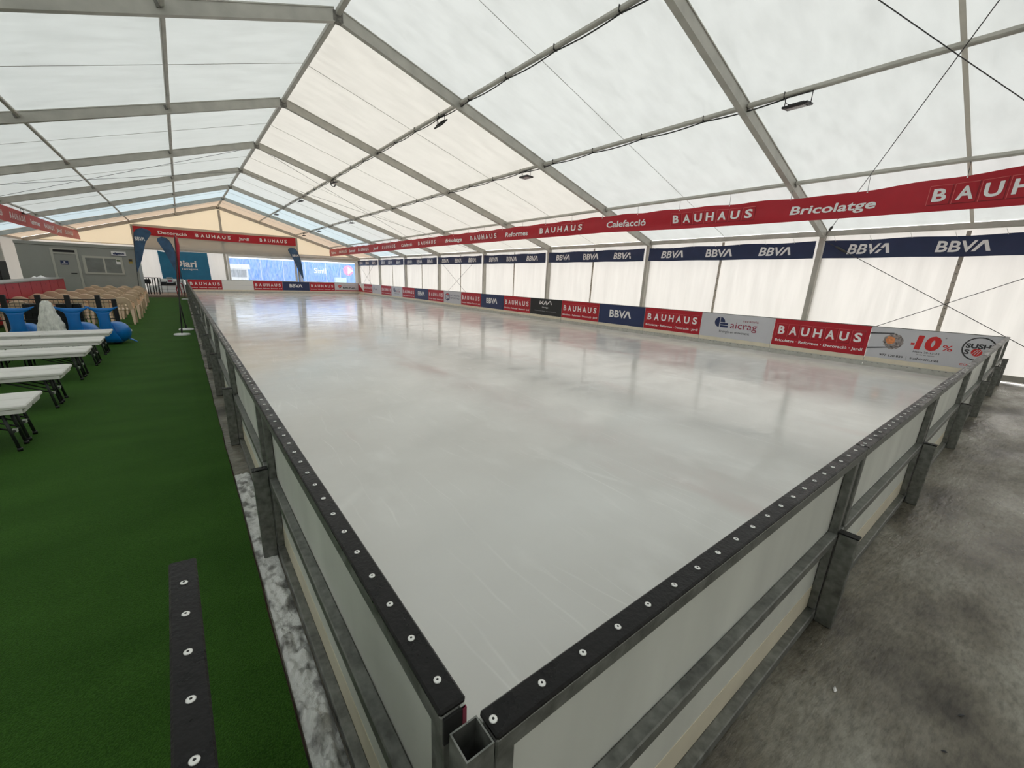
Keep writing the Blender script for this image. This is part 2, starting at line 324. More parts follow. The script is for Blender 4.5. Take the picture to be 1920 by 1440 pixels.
# ------------------------------------------------------------------ lettering
_T = {}
def glyphs(txt, bold):
    key = (txt, bold)
    if key in _T: return _T[key]
    cu = bpy.data.curves.new('t','FONT'); cu.body = txt; cu.size = 1; cu.offset = bold; cu.resolution_u = 3; cu.fill_mode = 'FRONT'
    ob = bpy.data.objects.new('t', cu); COL.objects.link(ob)
    dg = bpy.context.evaluated_depsgraph_get(); dg.update()
    me = bpy.data.meshes.new_from_object(ob.evaluated_get(dg))
    vs = [(v.co.x, v.co.y) for v in me.vertices]; fs = [tuple(p.vertices) for p in me.polygons]
    bpy.data.objects.remove(ob); bpy.data.curves.remove(cu); bpy.data.meshes.remove(me)
    _T[key] = (vs, fs); return _T[key]
CAPH = [None]
class Sign:
    """prints on a flat or gently waved sheet: O is the lower left corner, U to the right, W up, N towards the viewer"""
    def __init__(s, O, U, W, N, warp=None, lift=.003):
        s.O, s.U, s.W, s.N = V(O), V(U), V(W), V(N); s.warp = warp; s.lift = lift; s.mb = MB(); s.out = []; s.hold = False
    def P(s, u, v, l=1):
        k = s.warp(u, v) if s.warp else (0,0)
        return s.O + s.U*u + s.W*(v+k[1]) + s.N*(k[0]+s.lift*l)
    def poly(s, pts, m, l=1): s.mb.add([s.P(u,v,l) for u,v in pts], [tuple(range(len(pts)))], m); return s
    def rect(s, u0, v0, u1, v1, m, l=1): return s.poly([(u0,v0),(u1,v0),(u1,v1),(u0,v1)], m, l)
    def frame(s, u0, v0, u1, v1, t, m, l=1):
        s.rect(u0,v0,u1,v0+t,m,l); s.rect(u0,v1-t,u1,v1,m,l); s.rect(u0,v0+t,u0+t,v1-t,m,l); return s.rect(u1-t,v0+t,u1,v1-t,m,l)
    def disc(s, u, v, r, m, l=1, n=28, ru=None): return s.poly([(u+(ru or r)*math.cos(2*math.pi*k/n), v+r*math.sin(2*math.pi*k/n)) for k in range(n)], m, l)
    def ring(s, u, v, r0, r1, m, l=1, n=36):
        for k in range(n):
            a, b = 2*math.pi*k/n, 2*math.pi*(k+1)/n
            s.poly([(u+r0*math.cos(a),v+r0*math.sin(a)),(u+r1*math.cos(a),v+r1*math.sin(a)),(u+r1*math.cos(b),v+r1*math.sin(b)),(u+r0*math.cos(b),v+r0*math.sin(b))], m, l)
        return s
    def text(s, txt, u, v, wd, h, m, bold=.02, shear=0., l=1):
        keep = s.mb
        if not s.hold: s.mb = MB(); s.out.append(('lettering', s.mb))
        if CAPH[0] is None: CAPH[0] = max(q[1] for q in glyphs('H', 0.)[0])
        vs, fs = glyphs(txt, bold); x0 = min(q[0] for q in vs); x1 = max(q[0] for q in vs)
        sy = h/CAPH[0]; sx = wd/(x1-x0)
        s.mb.add([s.P(u+(x-x0)*sx+shear*y*sy, v+y*sy, l) for x, y in vs], fs, m); s.mb = keep; return s
    def bauhaus(s, u, v, wd, sq, simple=False):
        p = wd/7; t = p*.035; keep = s.mb; s.mb = MB(); s.out.append(('logo', s.mb)); s.hold = True
        for i, c in enumerate('BAUHAUS'):
            a = u+i*p+p*.03; b = a+p*.94
            s.rect(a, v, b, v+t, M_REDD, .5); s.rect(b-t, v, b, v+sq, M_REDD, .5)
            s.rect(a, v+sq-t*.8, b, v+sq, M_REDL, .6); s.rect(a, v, a+t*.8, v+sq, M_REDL, .6)
            if c == 'S': s.rect(a+p*.08, v+sq*.93+t, b, v+sq*.98+t, M_REDL, .6)
            cw = p*(.56 if c in 'BS' else .66)
            s.text(c, (a+b)/2-cw/2, v+sq*.2, cw, sq*.6, M_WHITE, .03)
        s.mb = keep; s.hold = False; return s
    def bbva(s, u, v, wd, h, shear=0.):
        keep = s.mb; s.mb = MB(); s.out.append(('logo', s.mb)); s.hold = True; k = shear*h
        s.text('BBV', u, v, wd*.72, h, M_WHITE, .022, shear); s.hold = False; a = u+wd*.66; t = wd*.062; ap = u+wd*.83
        s.poly([(a,v),(a+t*1.2,v),(ap+t*.7+k*.9,v+h*.93),(ap+k,v+h),(ap-t*.5+k,v+h)], M_WHITE)
        s.poly([(ap-t*.3+k,v+h),(ap+t*.85+k,v+h),(u+wd,v),(u+wd-t*1.25,v)], M_WHITE); s.mb = keep; return s
    def build(s, name='lettering', parent=None):
        o = None
        if name != 'lettering':
            for _, b in s.out: s.mb.add(b.v, [], s.mb.m[0] if s.mb.m else M_WHITE); 
            k = len(s.mb.v)-sum(len(b.v) for _, b in s.out)
            for _, b in s.out:
                for f, mi in zip(b.f, b.mi): s.mb.f.append(tuple(i+k for i in f)); s.mb.mi.append(s.mb.slot(b.m[mi])); s.mb.sm.append(False)
                k += len(b.v)
        else:
            for nm, b in s.out: o = b.build(nm, parent)
            name = 'print'
        return s.mb.build(name, parent) if s.mb.f else o

# ------------------------------------------------------------------ dimensions (metres): rink corner at the origin, tent round it
W, L, HB, T = 12.32, 37.44, .96, .054
XR, TY = 2.568, 8.4986                       # ridge line, a portal frame
def zp(dx): return 6.155-.2975*abs(dx)       # purlin height above the ground
XWR, XWL = 12.93, 2*XR-12.93
YG = 38.55                                   # far gable
FR = {k: TY+5*k for k in range(-2, 7)}
YN = FR[-2]-5

# ------------------------------------------------------------------ ground
MB().grid(lambda u,v: V((XWL-.1+u*(XWR-XWL+.2), YN+v*(YG-YN+.1), 0)), 8, 16, M_CONC, False).build('floor', kind='structure')
yard = MB().grid(lambda u,v: V((-30+u*80, YG+.1+v*60, -.03)), 4, 4, M_ASPH, False).build('floor', kind='structure')
ice = MB(); ice.grid(lambda u,v: V((.004+u*(W-.008), .004+v*(L-.008), .04)), 40, 120, M_ICE, True)
ice.build('ice_sheet'); tag(bpy.data.objects['ice_sheet'], 'large pale grey wet ice surface inside the rink boards', 'ice')
def turf():
    mb = MB(); xs = [XWL+.36+(-.9-XWL-.36)*i/12 for i in range(13)] + [-.9+.72*i/24 for i in range(1,25)]
    ys = [YN+.15+(31.0-YN-.15)*j/150 for j in range(151)]
    def z(x, y):
        e = math.exp(-((x+.36)/.05)**2)*.012*(.6+.4*noise.noise(V((y*.9,0,1))))
        return .02 + e + .003*noise.noise(V((x*2,y*2,0)))
    def X(x, y): return x if x < -.5 else x + (x+.5)/.32*.012*noise.noise(V((0,y*2.3,3)))
    vs = [V((X(x,y), y, z(x,y))) for y in ys for x in xs]; n = len(xs)
    mb.add(vs, [(j*n+i,j*n+i+1,(j+1)*n+i+1,(j+1)*n+i) for j in range(len(ys)-1) for i in range(n-1)], M_TURF, True)
    e = [V((X(-.18,y), y, z(-.18,y))) for y in ys]; b = [V((q.x+.008+.006*noise.noise(V((q.y*6,0,0))), q.y, 0)) for q in e]
    o = mb.build('artificial_turf'); tag(o, 'wide green artificial turf carpet left of the rink', 'carpet')
    MB().add(e+b, [(i,len(e)+i,len(e)+i+1,i+1) for i in range(len(e)-1)], mat('rusty_turf_backing', (.10,.035,.02), .8, vcol=(.012,.012,.012), vscale=6, stretch=(1,1,1))).build('backing', o)
turf()
def snow():
    mb = MB(); y0, y1 = -.55, 3.4
    def fn(u, v):
        x = -.168+u*.108; y = y0+v*(y1-y0); fade = max(0., min(1., (2.0-y)/1.2)); q = V((x*14, y*7, 0))
        h = max(0,.35+1.1*noise.fractal(q, .9, 2.1, 5)-.55*abs(noise.noise(q*2.3)))*.075*math.sin(math.pi*min(1, max(0,u)))**.6*(.25+.75*fade)+.004
        return V((x, y, max(.003, h)))
    mb.grid(fn, 14, 360, M_SNOW, True)
    o = mb.build('snow', kind='stuff'); tag(o, 'dirty scraped snow heaped between the turf edge and the rink boards', 'snow')
snow()

# ------------------------------------------------------------------ tent: sheets
def sheet(name, A, B, C, D, m, nu=12, nv=12, amp=.02, fr=1.5, vert=False, parent=None):
    """A,B,C,D corners, waved a little along its normal"""
    A,B,C,D = V(A),V(B),V(C),V(D); n = (B-A).cross(D-A).normalized()
    def fn(u, v):
        p = A.lerp(B,u).lerp(D.lerp(C,u),v); edge = min(1, 6*u*(1-u)*2)*min(1, 6*v*(1-v)*2)
        q = V((p.x*fr,p.y*fr,p.z*(.35 if vert else fr)))
        return p + n*amp*edge*noise.fractal(q, 1., 2., 3)
    o = MB().grid(fn, nu, nv, m, True).build(name, parent, None if parent else 'structure')
    return o
XE = 10.36
for k in range(-3, 6):
    y0, y1 = TY+5*k, TY+5*k+5
    if k == 5: y1 = YG
    for sd in (1, -1):
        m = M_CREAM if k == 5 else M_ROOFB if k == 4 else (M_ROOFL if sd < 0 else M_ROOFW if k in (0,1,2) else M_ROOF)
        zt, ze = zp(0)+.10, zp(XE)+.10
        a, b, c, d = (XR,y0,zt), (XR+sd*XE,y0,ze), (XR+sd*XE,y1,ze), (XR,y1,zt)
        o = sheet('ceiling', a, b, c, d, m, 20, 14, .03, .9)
        ym = (y0+y1)/2; sm = MB(); off = V((0,0,-.012))
        if k == -2: sm.add([V((XR,ym-.028,zt))+off*3, V((XR+sd*XE,ym-.028,ze))+off*3, V((XR+sd*XE,ym+.028,ze))+off*3, V((XR,ym+.028,zt))+off*3], [(0,1,2,3)], M_SEAM)
        else: sm.tube([V((XR,ym,zt-.03)), V((XR+sd*XE,ym,ze-.03))], .0045, mat('grey_rope', (.36,.35,.32), .7), 6)
        sm.build('seam', o)
# side walls, one sheet per bay
for k in range(-3, 6):
    y0, y1 = TY+5*k, min(TY+5*k+5, YG)
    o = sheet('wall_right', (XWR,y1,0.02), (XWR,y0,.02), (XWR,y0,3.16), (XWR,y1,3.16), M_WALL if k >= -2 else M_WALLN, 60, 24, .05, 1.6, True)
    ym = (y0+y1)/2; sm = MB(); sm.box((XWR-.045,ym-.035,.05), (XWR-.035,ym+.035,3.0), M_SEAM)
    for i in range(16): sm.box((XWR-.05,ym-.012,.15+i*.18), (XWR-.045,ym+.012,.175+i*.18), M_ALUD)
    sm.build('seam', o)
    o2 = sheet('wall_left', (XWL,y0,.02), (XWL,y1,.02), (XWL,y1,3.16), (XWL,y0,3.16), M_WALLN, 30, 16, .04, 1.6, True)
sheet('wall_back', (XWL,YN,.02), (XWR,YN,.02), (XWR,YN,3.16), (XWL,YN,3.16), M_WALLN, 20, 10, .03)  # unseen near end wall, made nearly opaque to darken the foreground
MB().add([V((XWL,YN,3.16)),V((XWR,YN,3.16)),V((XR,YN,6.26))], [(0,1,2)], M_WALLN).build('wall_back', kind='structure')
# base rails
MB().box((XWR-.07,YN,.05),(XWR-.02,YG,.17),M_ALU).build('baseboard_right', kind='structure')
MB().box((XWL+.02,YN,.05),(XWL+.07,YG,.17),M_ALU).build('baseboard_left', kind='structure')
# far gable: cream triangle, white lower panels, two clear windows
zb = 2.97
gb = MB(); gb.grid(lambda u,v: V((XR+(u-.5)*2*XE*(1-v)+(u-.5)*.0, YG, zb+.14+v*(zp(0)+.1-zb-.14))), 24, 10, M_GABLE, True)
gb.build('wall_far', kind='structure')
def gpanel(x0,x1,z0,z1,m,kind='wall_far'): return sheet(kind, (x0,YG,z0),(x1,YG,z0),(x1,YG,z1),(x0,YG,z1), m, 16, 12, .03, 1.1, True)
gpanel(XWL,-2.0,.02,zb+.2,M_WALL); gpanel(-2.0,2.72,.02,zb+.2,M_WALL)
for i,(x0,x1) in enumerate(((2.72,7.62),(7.86,12.88))):
    a,b = (2.86,7.44) if i == 0 else (8.0,12.45); z0,z1 = .98,2.70
    fr = MB(); e = .01
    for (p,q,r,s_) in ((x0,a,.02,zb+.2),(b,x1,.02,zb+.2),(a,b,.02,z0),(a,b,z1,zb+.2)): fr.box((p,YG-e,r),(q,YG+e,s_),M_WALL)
    fr.build('wall_far', kind='structure')
    wn = MB().box((a-.02,YG-.02,z0-.02),(b+.02,YG-.012,z1+.02),M_FILM).build('window_%d' % (i+1), kind='structure')
    wf = MB()
    for (p,q,r,s_) in ((a-.07,a,z0-.07,z1+.07),(b,b+.07,z0-.07,z1+.07),(a,b,z0-.07,z0),(a,b,z1,z1+.07)): wf.box((p,YG-.03,r),(q,YG-.021,s_),M_WPAINT)
    wf.build('window_frame', wn)
# grey sheet over the greyer band of the gable behind the red banner
sheet('grey_gable_sheet', (-2.45,YG-.13,2.98),(7.66,YG-.13,2.98),(7.62,YG-.13,4.50),(-2.42,YG-.13,4.50), M_GREYSHEET, 30, 8, .03, .8)
o = bpy.data.objects['grey_gable_sheet']; del o['kind']; tag(o, 'plain grey sheet below the far gable behind the red banner', 'tarp')

# ------------------------------------------------------------------ tent: portal frames, purlins
def frame(k):
    y = FR[k]; n = 7-k
    nm = 'at the far gable' if k == 6 else '%s from the far gable' % ORD[n]
    t = thing('portal_frame', 'grey aluminium portal frame of the tent, %s' % nm, 'tent frame', (XR,y,0), 0, 'portal frames of the tent')
    for sd in (1,-1):
        p0 = V((sd*.04,0,zp(0)-.03)); p1 = V((sd*10.3,0,zp(10.3)-.03)); mb = MB(); dr = (p1-p0).normalized(); up = V((0,1,0)).cross(dr)*(1 if sd > 0 else -1)
        if up.z < 0: up = -up
        mb.beam(p0, p1, .075, .20, M_ALU, up)
        mb.beam(p0+up*.095, p1+up*.095, .10, .018, M_ALU, up); mb.beam(p0-up*.095, p1-up*.095, .10, .018, M_ALU, up)
        for q in (2.56, 5.12, 7.74):
            c = p0+dr*(q/dr.dot(V((sd,0,0)))) ; mb.beam(c-dr*.03-V((0,.045,0))+up*.02, c+dr*.03-V((0,.045,0))+up*.02, .02, .09, M_ALUD, up)
        mb.build('rafter', t)
        ps = MB(); x = sd*(12.87-XR); ps.box((x-.1,-.04,0),(x+.1,.04,zp(10.3)+.02),M_ALU)
        for dx in (-.1,.1):
            for dy in (-.055,): ps.box((x+dx-.012,-.055,0),(x+dx+.012,.055,zp(10.3)),M_ALU)
        ps.box((x-.106,-.02,1.85),(x-.1,.02,1.95),M_ALUD)
        ps.build('post', t)
        MB().box((x-.16,-.12,0),(x+.14,.12,.015),M_ALUD).build('base_plate', t)
    MB().box((-.085,-.055,zp(0)-.145),(.085,.055,zp(0)+.03),M_ALUD,.01).build('ridge_bracket', t)
for k in FR: frame(k)
LINES = [(0.,'along the ridge'),(2.562,'first right of the ridge'),(5.124,'second right of the ridge'),(7.742,'third right of the ridge'),(10.30,'along the right eave'),
         (-2.562,'first left of the ridge'),(-5.124,'second left of the ridge'),(-7.742,'third left of the ridge'),(-10.30,'along the left eave')]
for dx, nm in LINES:
    for k in range(-2, 6):
        y0, y1 = FR[k]+.05, FR[k+1]-.05; z = zp(dx); mb = MB()
        if abs(dx) > 10: mb.box((XR+dx-.06,y0,z-.06),(XR+dx+.06,y1,z+.06),M_ALU,.008)
        else:
            sz = .045 if dx == 0 else .035; c = V((XR+dx,(y0+y1)/2,z)); a = math.atan(.2975)*(1 if dx > 0 else -1 if dx < 0 else 0)
            mb.beamc(c, V((0,y1-y0,0)), V((math.cos(a),0,-math.sin(a)))*2*sz, V((math.sin(a),0,math.cos(a)))*2*sz, M_ALU, .012)
        o = mb.build('roof_purlin'); tag(o, 'grey roof purlin %s, in the %s bay from the far gable' % (nm, ORD[6-k]), 'purlin', 'purlins of the tent roof')
for i,(x,nm,zt) in enumerate(((2.60,'under the ridge',5.94),(7.74,'between the clear windows',4.44),(-2.5,'behind the grey cabin',4.46))):
    o = MB().box((x-.08,YG-.11,0),(x+.08,YG-.04,zt),M_ALU,.01).build('gable_post'); tag(o, 'grey upright gable post %s' % nm, 'post', 'posts of the far gable')
o = MB().box((XWL+.1,YG-.12,zb-.10),(XWR-.15,YG-.03,zb+.04),M_ALU,.01).build('gable_beam'); tag(o, 'long horizontal grey beam above the far windows', 'beam')

# steel bracing cables
def cable(pts, lab, r=.0065, buckle=None):
    mb = MB(); mb.tube(pts, r, M_CABLE, 6); o = mb.build('bracing_cable'); tag(o, lab, 'cable', 'steel bracing cables')
    if buckle is not None:
        a, b = V(pts[0]), V(pts[-1]); d = (b-a).normalized(); MB().tube([a+d*buckle, a+d*(buckle+.06), a+d*(buckle+.22), a+d*(buckle+.28)], [.012,.03,.03,.012], M_CABLE, 8).build('turnbuckle', o)
ya, yb = FR[-1], FR[-2]
zc = lambda dx: zp(dx)-.09
cable([(12.72,ya-.08,zc(10.15)),(XR+5.124,(ya+yb)/2,zc(5.124)),(XR+.1,yb+.08,zc(.1))], 'black roof cable from the near right eave up towards the ridge', .0065, .25)
cable([(12.72,yb+.08,zc(10.15)),(XR+5.124,(ya+yb)/2,zc(5.124)-.02),(XR+.1,ya-.08,zc(.1))], 'black roof cable crossing the near right bay down from the ridge')
for sd, w_ in ((1,'right'),(-1,'left')):
    y2, y3 = FR[2], FR[3]
    cable([(XR+sd*.1,y2+.08,zc(.1)),(XR+sd*10.1,y3-.08,zc(10.1))], 'thin roof cable over the middle of the rink, %s slope, ridge at its near end' % w_, .006)
    cable([(XR+sd*.1,y3-.08,zc(.1)),(XR+sd*10.1,y2+.08,zc(10.1))], 'thin roof cable over the middle of the rink, %s slope, ridge at its far end' % w_, .006)
for k, nm in ((-2,'nearest bay'),(2,'middle bay'),(5,'last bay')):
    y0, y1 = FR[k]+.1, FR[k+1]-.1
    cable([(12.64,y1,2.9),(12.64,y0,.12)], 'thin wall cable, %s of the right wall, falling towards the camera' % nm, .007, .3)
    cable([(12.62,y0,2.9),(12.62,y1,.12)], 'thin wall cable, %s of the right wall, rising towards the camera' % nm, .007)

# ------------------------------------------------------------------ floodlights and their feed cables
def flood(dx, y, lab, tilt=0., rz=0.):
    z = zp(dx)-.045
    t = thing('floodlight', lab, 'floodlight', (XR+dx,y,z), rz, 'floodlights under the roof')
    R = Matrix.Rotation(tilt,3,'Y'); c = V((0,0,-.15))
    def tr(vs): return [c+R@V(q) for q in vs]
    hb = MB(); b = MB().box((-.115,-.175,-.016),(.115,.175,.016),M_BLACK,.006); hb.add(tr(b.v), b.f, M_BLACK)
    for i in range(6):
        b = MB().box((-.07+i*.026,-.11,.018),(-.062+i*.026,.11,.034),M_BLACK); hb.add(tr(b.v), b.f, M_BLACK)
    hb.build('housing', t)
    ln = MB(); b = MB().box((-.075,-.125,-.022),(.075,.125,-.0185),M_LENS); ln.add(tr(b.v), b.f, M_LENS); ln.build('lens', t)
    br = MB()
    for s_ in (-1,1): br.tube([(0,s_*.18,-.15),(0,s_*.18,0)], .006, M_BLACK, 6)
    br.box((-.012,-.186,-.004),(.012,.186,.004),M_BLACK); br.build('bracket', t)
    MB().tube([(.02,.1,-.11),(.03,.17,-.07),(.02,.2,-.02),(0,.16,.0)], .005, M_BAND, 6).build('lamp_cable', t)
for dx,y,lab,tl in ((5.124,2.70,'flat black floodlight under the nearest right purlin, closest to the camera',-.10),(5.124,9.17,'black floodlight just beyond the second portal frame, second purlin right',.05),
    (5.124,24.1,'tiny floodlight two bays from the far gable, second purlin right',.0),(5.124,31.0,'tiny floodlight in the bluish roof bay, second purlin right',0.),(5.124,35.4,'tiny floodlight under the cream roof bay, second purlin right',0.),
    (2.562,9.35,'black floodlight beside a looped cable, first purlin right of ridge',-.75),(2.562,18.05,'small floodlight below coiled cable, first purlin right of ridge',-.3),(2.562,24.0,'small dark floodlight, first purlin right, third frame from the gable',-.2),(2.562,30.8,'tiny floodlight under the bluish bay, first purlin right of ridge',0.),
    (-7.742,26.1,'black floodlight over the left red banner',.4)):
    flood(dx, y, lab, tl)
for dx, nm, y0, y1 in ((2.562,'first purlin right of the ridge',-1.0,31.5),(5.124,'second purlin right of the ridge',2.9,35.8)):
    pts = []; y = y0; sx = XR+dx
    while y < y1:
        ph = (y-y0)/1.3; pts.append((sx+.012, y, zp(dx)-.047-.028*abs(math.sin(math.pi*ph)))); y += .13
    mb = MB(); mb.tube(pts, .011, M_BAND, 6)
    y = y0
    while y < y1:
        b = MB(); mb.beamc(V((sx,y,zp(dx)-.005)), V((.092,0,0)), V((0,.008,0)), V((0,0,.092)), M_BAND); y += 1.3
    o = mb.build('power_cable'); tag(o, 'black power cable strapped under the %s' % nm, 'cable')
mb = MB()
for i in range(3): mb.tube([(XR+2.562+.05+.09*math.cos(a)+.02*i, 18.45+.02*i, zp(2.562)-.16+.11*math.sin(a)) for a in [2*math.pi*j/16 for j in range(17)]], .008, M_BAND, 6)
o = mb.build('cable_coil'); tag(o, 'coil of black cable hanging from the roof purlin', 'cable')

# ------------------------------------------------------------------ hanging red banners
def interp(tab, x):
    for (a,b),(c,d) in zip(tab, tab[1:]):
        if x <= c: return b+(d-b)*max(0,(x-a))/(c-a)
    return tab[-1][1]
def red_banner():
    X = 10.31
    top = [(-7,3.66),(-1.5,3.62),(.3,3.65),(2.7,3.53),(3.5,3.56),(6,3.62),(8.5,3.66),(38.3,3.70)]
    bot = [(-7,3.08),(.3,3.085),(2.7,3.085),(6,3.13),(8.5,3.195),(13.5,3.2),(20,3.22),(38.3,3.14)]
    y0, y1 = -2.2, 38.3
    def wav(y, v): return .035*noise.noise(V((y*.9,v*2,0)))+.02*math.sin(y*math.pi/2.5+1)*(1-v*.3)
    t = thing('hanging_banner', 'long red banner with white lettering hung below the right purlin', 'banner', (0,0,0))
    def fn(u, v):
        y = y1+(y0-y1)*u; b, tp = interp(bot,y), interp(top,y)
        return V((X+wav(y,v), y, b+(tp-b)*v + (.012*math.sin(y*5.1)*v*v)))
    MB().grid(fn, 300, 6, M_RED, True).build('banner_cloth', t)
    class BS(Sign):
        def P(s, u, v, l=1):
            y = u*-1.; b, tp = interp(bot,y), interp(top,y); k = (v)/.56
            return V((X+wav(y,k)-.004*l-.003, y, b+(tp-b)*k+ (.012*math.sin(y*5.1)*k*k)))
    sg = BS((0,0,0),(0,-1,0),(0,0,1),(-1,0,0))
    for a, b in ((1.36,-.75),(6.25,4.14),(11.47,9.30),(16.09,13.97),(21.31,19.18),(26.46,24.24),(31.08,28.76),(35.7,33.6)): sg.bauhaus(-a, .11, a-b, .34)
    for a, b, tx in ((3.44,2.04,'Bricolatge'),(8.36,7.0,'Calefacció'),(13.41,12.06,'Reformes'),(18.2,16.72,'Bricolatge'),(23.41,21.97,'Calefacció'),(27.88,27.05,'Jardí'),(33.04,31.6,'Decoració'),(37.7,36.5,'Reformes')):
        sg.text(tx, -a, .17, a-b, .19, M_WHITE, .022, .12)
    sg.build('lettering', t)
    st = MB(); y = -1.6
    while y < 38:
        tp = interp(top,y); st.tube([(X,y,tp-.03),(X,y+.02,zp(7.742)+.03)], .004, M_CABLE, 5); st.box((X-.012,y-.01,tp-.045),(X-.006,y+.01,tp-.025),M_SCREW); y += 1.27
    st.build('hanging_string', t)
red_banner()
def left_banner():
    X = -5.17
    t = thing('hanging_banner', 'red banner with white lettering hung below the left purlin above the cabin', 'banner', (0,0,0))
    y0, y1 = 8.0, 38.2
    def top(y): return 3.70 + .09*max(0,(y-33)/5.) if y > 33 else 3.70
    def off(y): return .05*math.sin(y*.7)+.03*noise.noise(V((y,0,0)))
    MB().grid(lambda u,v: V((X+off(y0+(y1-y0)*u)*(1-v), y0+(y1-y0)*u, top(y0+(y1-y0)*u)-.55+.55*v)), 160, 4, M_RED, True).build('banner_cloth', t)
    class BS(Sign):
        def P(s, u, v, l=1): return V((X+off(u)*(1-v/.55)+.004*l+.004, u, top(u)-.55+v))
    sg = BS((0,0,0),(0,1,0),(0,0,1),(1,0,0)); y = 12.0
    for i, wd in enumerate(('Reformes','Bricolatge','Decoració','Reformes','Jardí')):
        sg.text(wd, y, .17, 1.4, .2, M_WHITE, .022, .12); sg.bauhaus(y+2.2, .11, 2.15, .34); y += 5.0
    sg.text('Jardí', 33.95+3.2, .17, .8, .2, M_WHITE, .022, .12) if False else None
    sg.build('lettering', t)
left_banner()
def gable_banner():
    Y = YG-.25; t = thing('hanging_banner', 'red banner with white lettering across the far gable', 'banner', (-2.45,Y,0))
    def c(u): return (4.36+(4.40-4.36)*u-.06*math.sin(math.pi*u), 3.83-.04*u-.05*math.sin(math.pi*u))
    MB().grid(lambda u,v: V((10.1*u+.06*v*0, .03*noise.noise(V((u*9,v*2,0))), c(u)[1]+(c(u)[0]-c(u)[1])*v)), 60, 4, M_RED, True).build('banner_cloth', t)
    class BS(Sign):
        def P(s, u, v, l=1):
            q = c(u/10.1); return V((u, .03*noise.noise(V((u/10.1*9,v/.57*2,0)))-.006*l-.006, q[1]+(q[0]-q[1])*v/.57))
    sg = BS((0,0,0),(1,0,0),(0,0,1),(0,-1,0))
    sg.text('Decoració', 1.30, .17, 1.62, .2, M_WHITE, .022); sg.bauhaus(3.35, .10, 2.3, .36); sg.text('Jardí', 6.1, .17, .72, .2, M_WHITE, .022); sg.bauhaus(7.45, .10, 2.05, .36)
    sg.build('lettering', t)
gable_banner()
# navy banners under the right eave, one per bay
for k in range(-2, 6):
    y0, y1 = FR[k]+.09, (FR[k+1]-.10 if k < 5 else FR[6]-.1); n = 3; ln = y1-y0; X = 12.72
    t = thing('eave_banner', 'navy banner with white letters under the right eave, %s bay from the far corner' % ORD[6-k], 'banner', (X,y1,2.49), 0, 'navy banners under the right eave')
    ph = k*3.7
    def wv(u, v): return (.03*noise.noise(V((u*1.3+ph,v*2.5,0))) + .02*math.sin(u*2.2+ph)*v, .022*math.sin(math.pi*u/ln*3)**2*(1 if v > .2 else .4)*-1)
    def fn(u, v):
        a = wv(u*ln, v*.42); return V((-a[0], -u*ln, v*.42+a[1]))
    MB().grid(fn, 60, 6, M_NAVY, True).build('banner_cloth', t)
    sg = Sign((0,0,0),(0,-1,0),(0,0,1),(-1,0,0), wv, .006); 
    pos = (.48,2.0,3.5)
    for i, c in enumerate(pos): sg.bbva(c, .10, .79, .22, .18 if i != 1 else .06)
    sg.build('lettering', t)
    st = MB()
    for i in range(7): q = fn((i+.3)/7,1); st.tube([(q.x,q.y,q.z-.02),(q.x,q.y+.05,q.z+.09)], .004, M_WPAINT, 5)
    st.build('tie', t)

# ------------------------------------------------------------------ rink boards
def screw_mesh():
    mb = MB(); mb.lathe([(.0075,0),(.0075,.0016),(.006,.0026)], M_SCREW, 12); mb.lathe([(.0024,.0027),(.0024,.0030)], M_DARK, 8)
    return mb
SCREW = None
def add_screws(cap, n, x0, dx, y, z):
    global SCREW
    for i in range(n):
        if SCREW is None: o = SCREW = screw_mesh().build('screw', cap)
        else: o = SCREW.copy(); COL.objects.link(o); o.parent = cap
        o.location = (x0+i*dx, y, z)
def plain_board(lab, ln, loc, rz, group, screws=0, s0=.02, ds=.1118, legat=None, leg_h=.55, mirror=1, thin=False, endposts=(1,1)):
    """board seen from behind: local x along it, outside at y<0 (times mirror)"""
    t = thing('rink_board', lab, 'rink board', loc, rz, group); s = mirror
    def bx(mb, x0,x1,ya,yb,z0,z1,m,ch=0): mb.box((x0,min(ya*s,yb*s),z0),(x1,max(ya*s,yb*s),z1),m,ch)
    c = MB(); bx(c, 0.003,ln-.003,-T,0,HB-.013,HB,M_CAP,.004); cap = c.build('top_cap', t)
    if screws: add_screws(cap, screws, s0, ds, -T*.5*s, HB)
    f = MB()
    bx(f, 0.004,ln-.004,-T+.003,-.012,HB-.058,HB-.015,M_STEEL,.003)
    bx(f, 0.004,ln-.004,-T+.001,-.013,.468,.52,M_STEEL,.004)
    bx(f, 0.004,ln-.004,-T,-.013,.0,.058,M_STEEL,.004)
    for e, x in zip(endposts, (.004, ln-.049)):
        if e: bx(f, x,x+.045,-T+.006,-.013,.05,HB-.05,M_STEEL,.003)
    f.build('frame', t)
    p = MB(); bx(p, 0.002,ln-.002,-.012,-.002,.17,HB-.014,M_HDPE); p.build('panel', t)
    kp = MB(); bx(kp, 0.002,ln-.002,-.014,-.001,.05,.19,M_KICK); kp.build('kickplate', t)
    if legat is not None:
        for lx in (legat if isinstance(legat,(list,tuple)) else [legat]):
            l_ = MB(); bx(l_, lx-.021,lx+.021,-T-.077,-T-.001,0,leg_h,M_STEEL,.004)
            lg = l_.build('leg', t); q = MB(); bx(q, lx-.023,lx+.023,-T-.080,-T+.001,leg_h,leg_h+.006,M_CAP); q.build('leg_cap', lg)
            u_ = MB(); bx(u_, lx-.022,lx+.022,-T+.004,-.0145,.059,HB-.059,M_STEEL,.003); u_.build('upright', t)
    return t
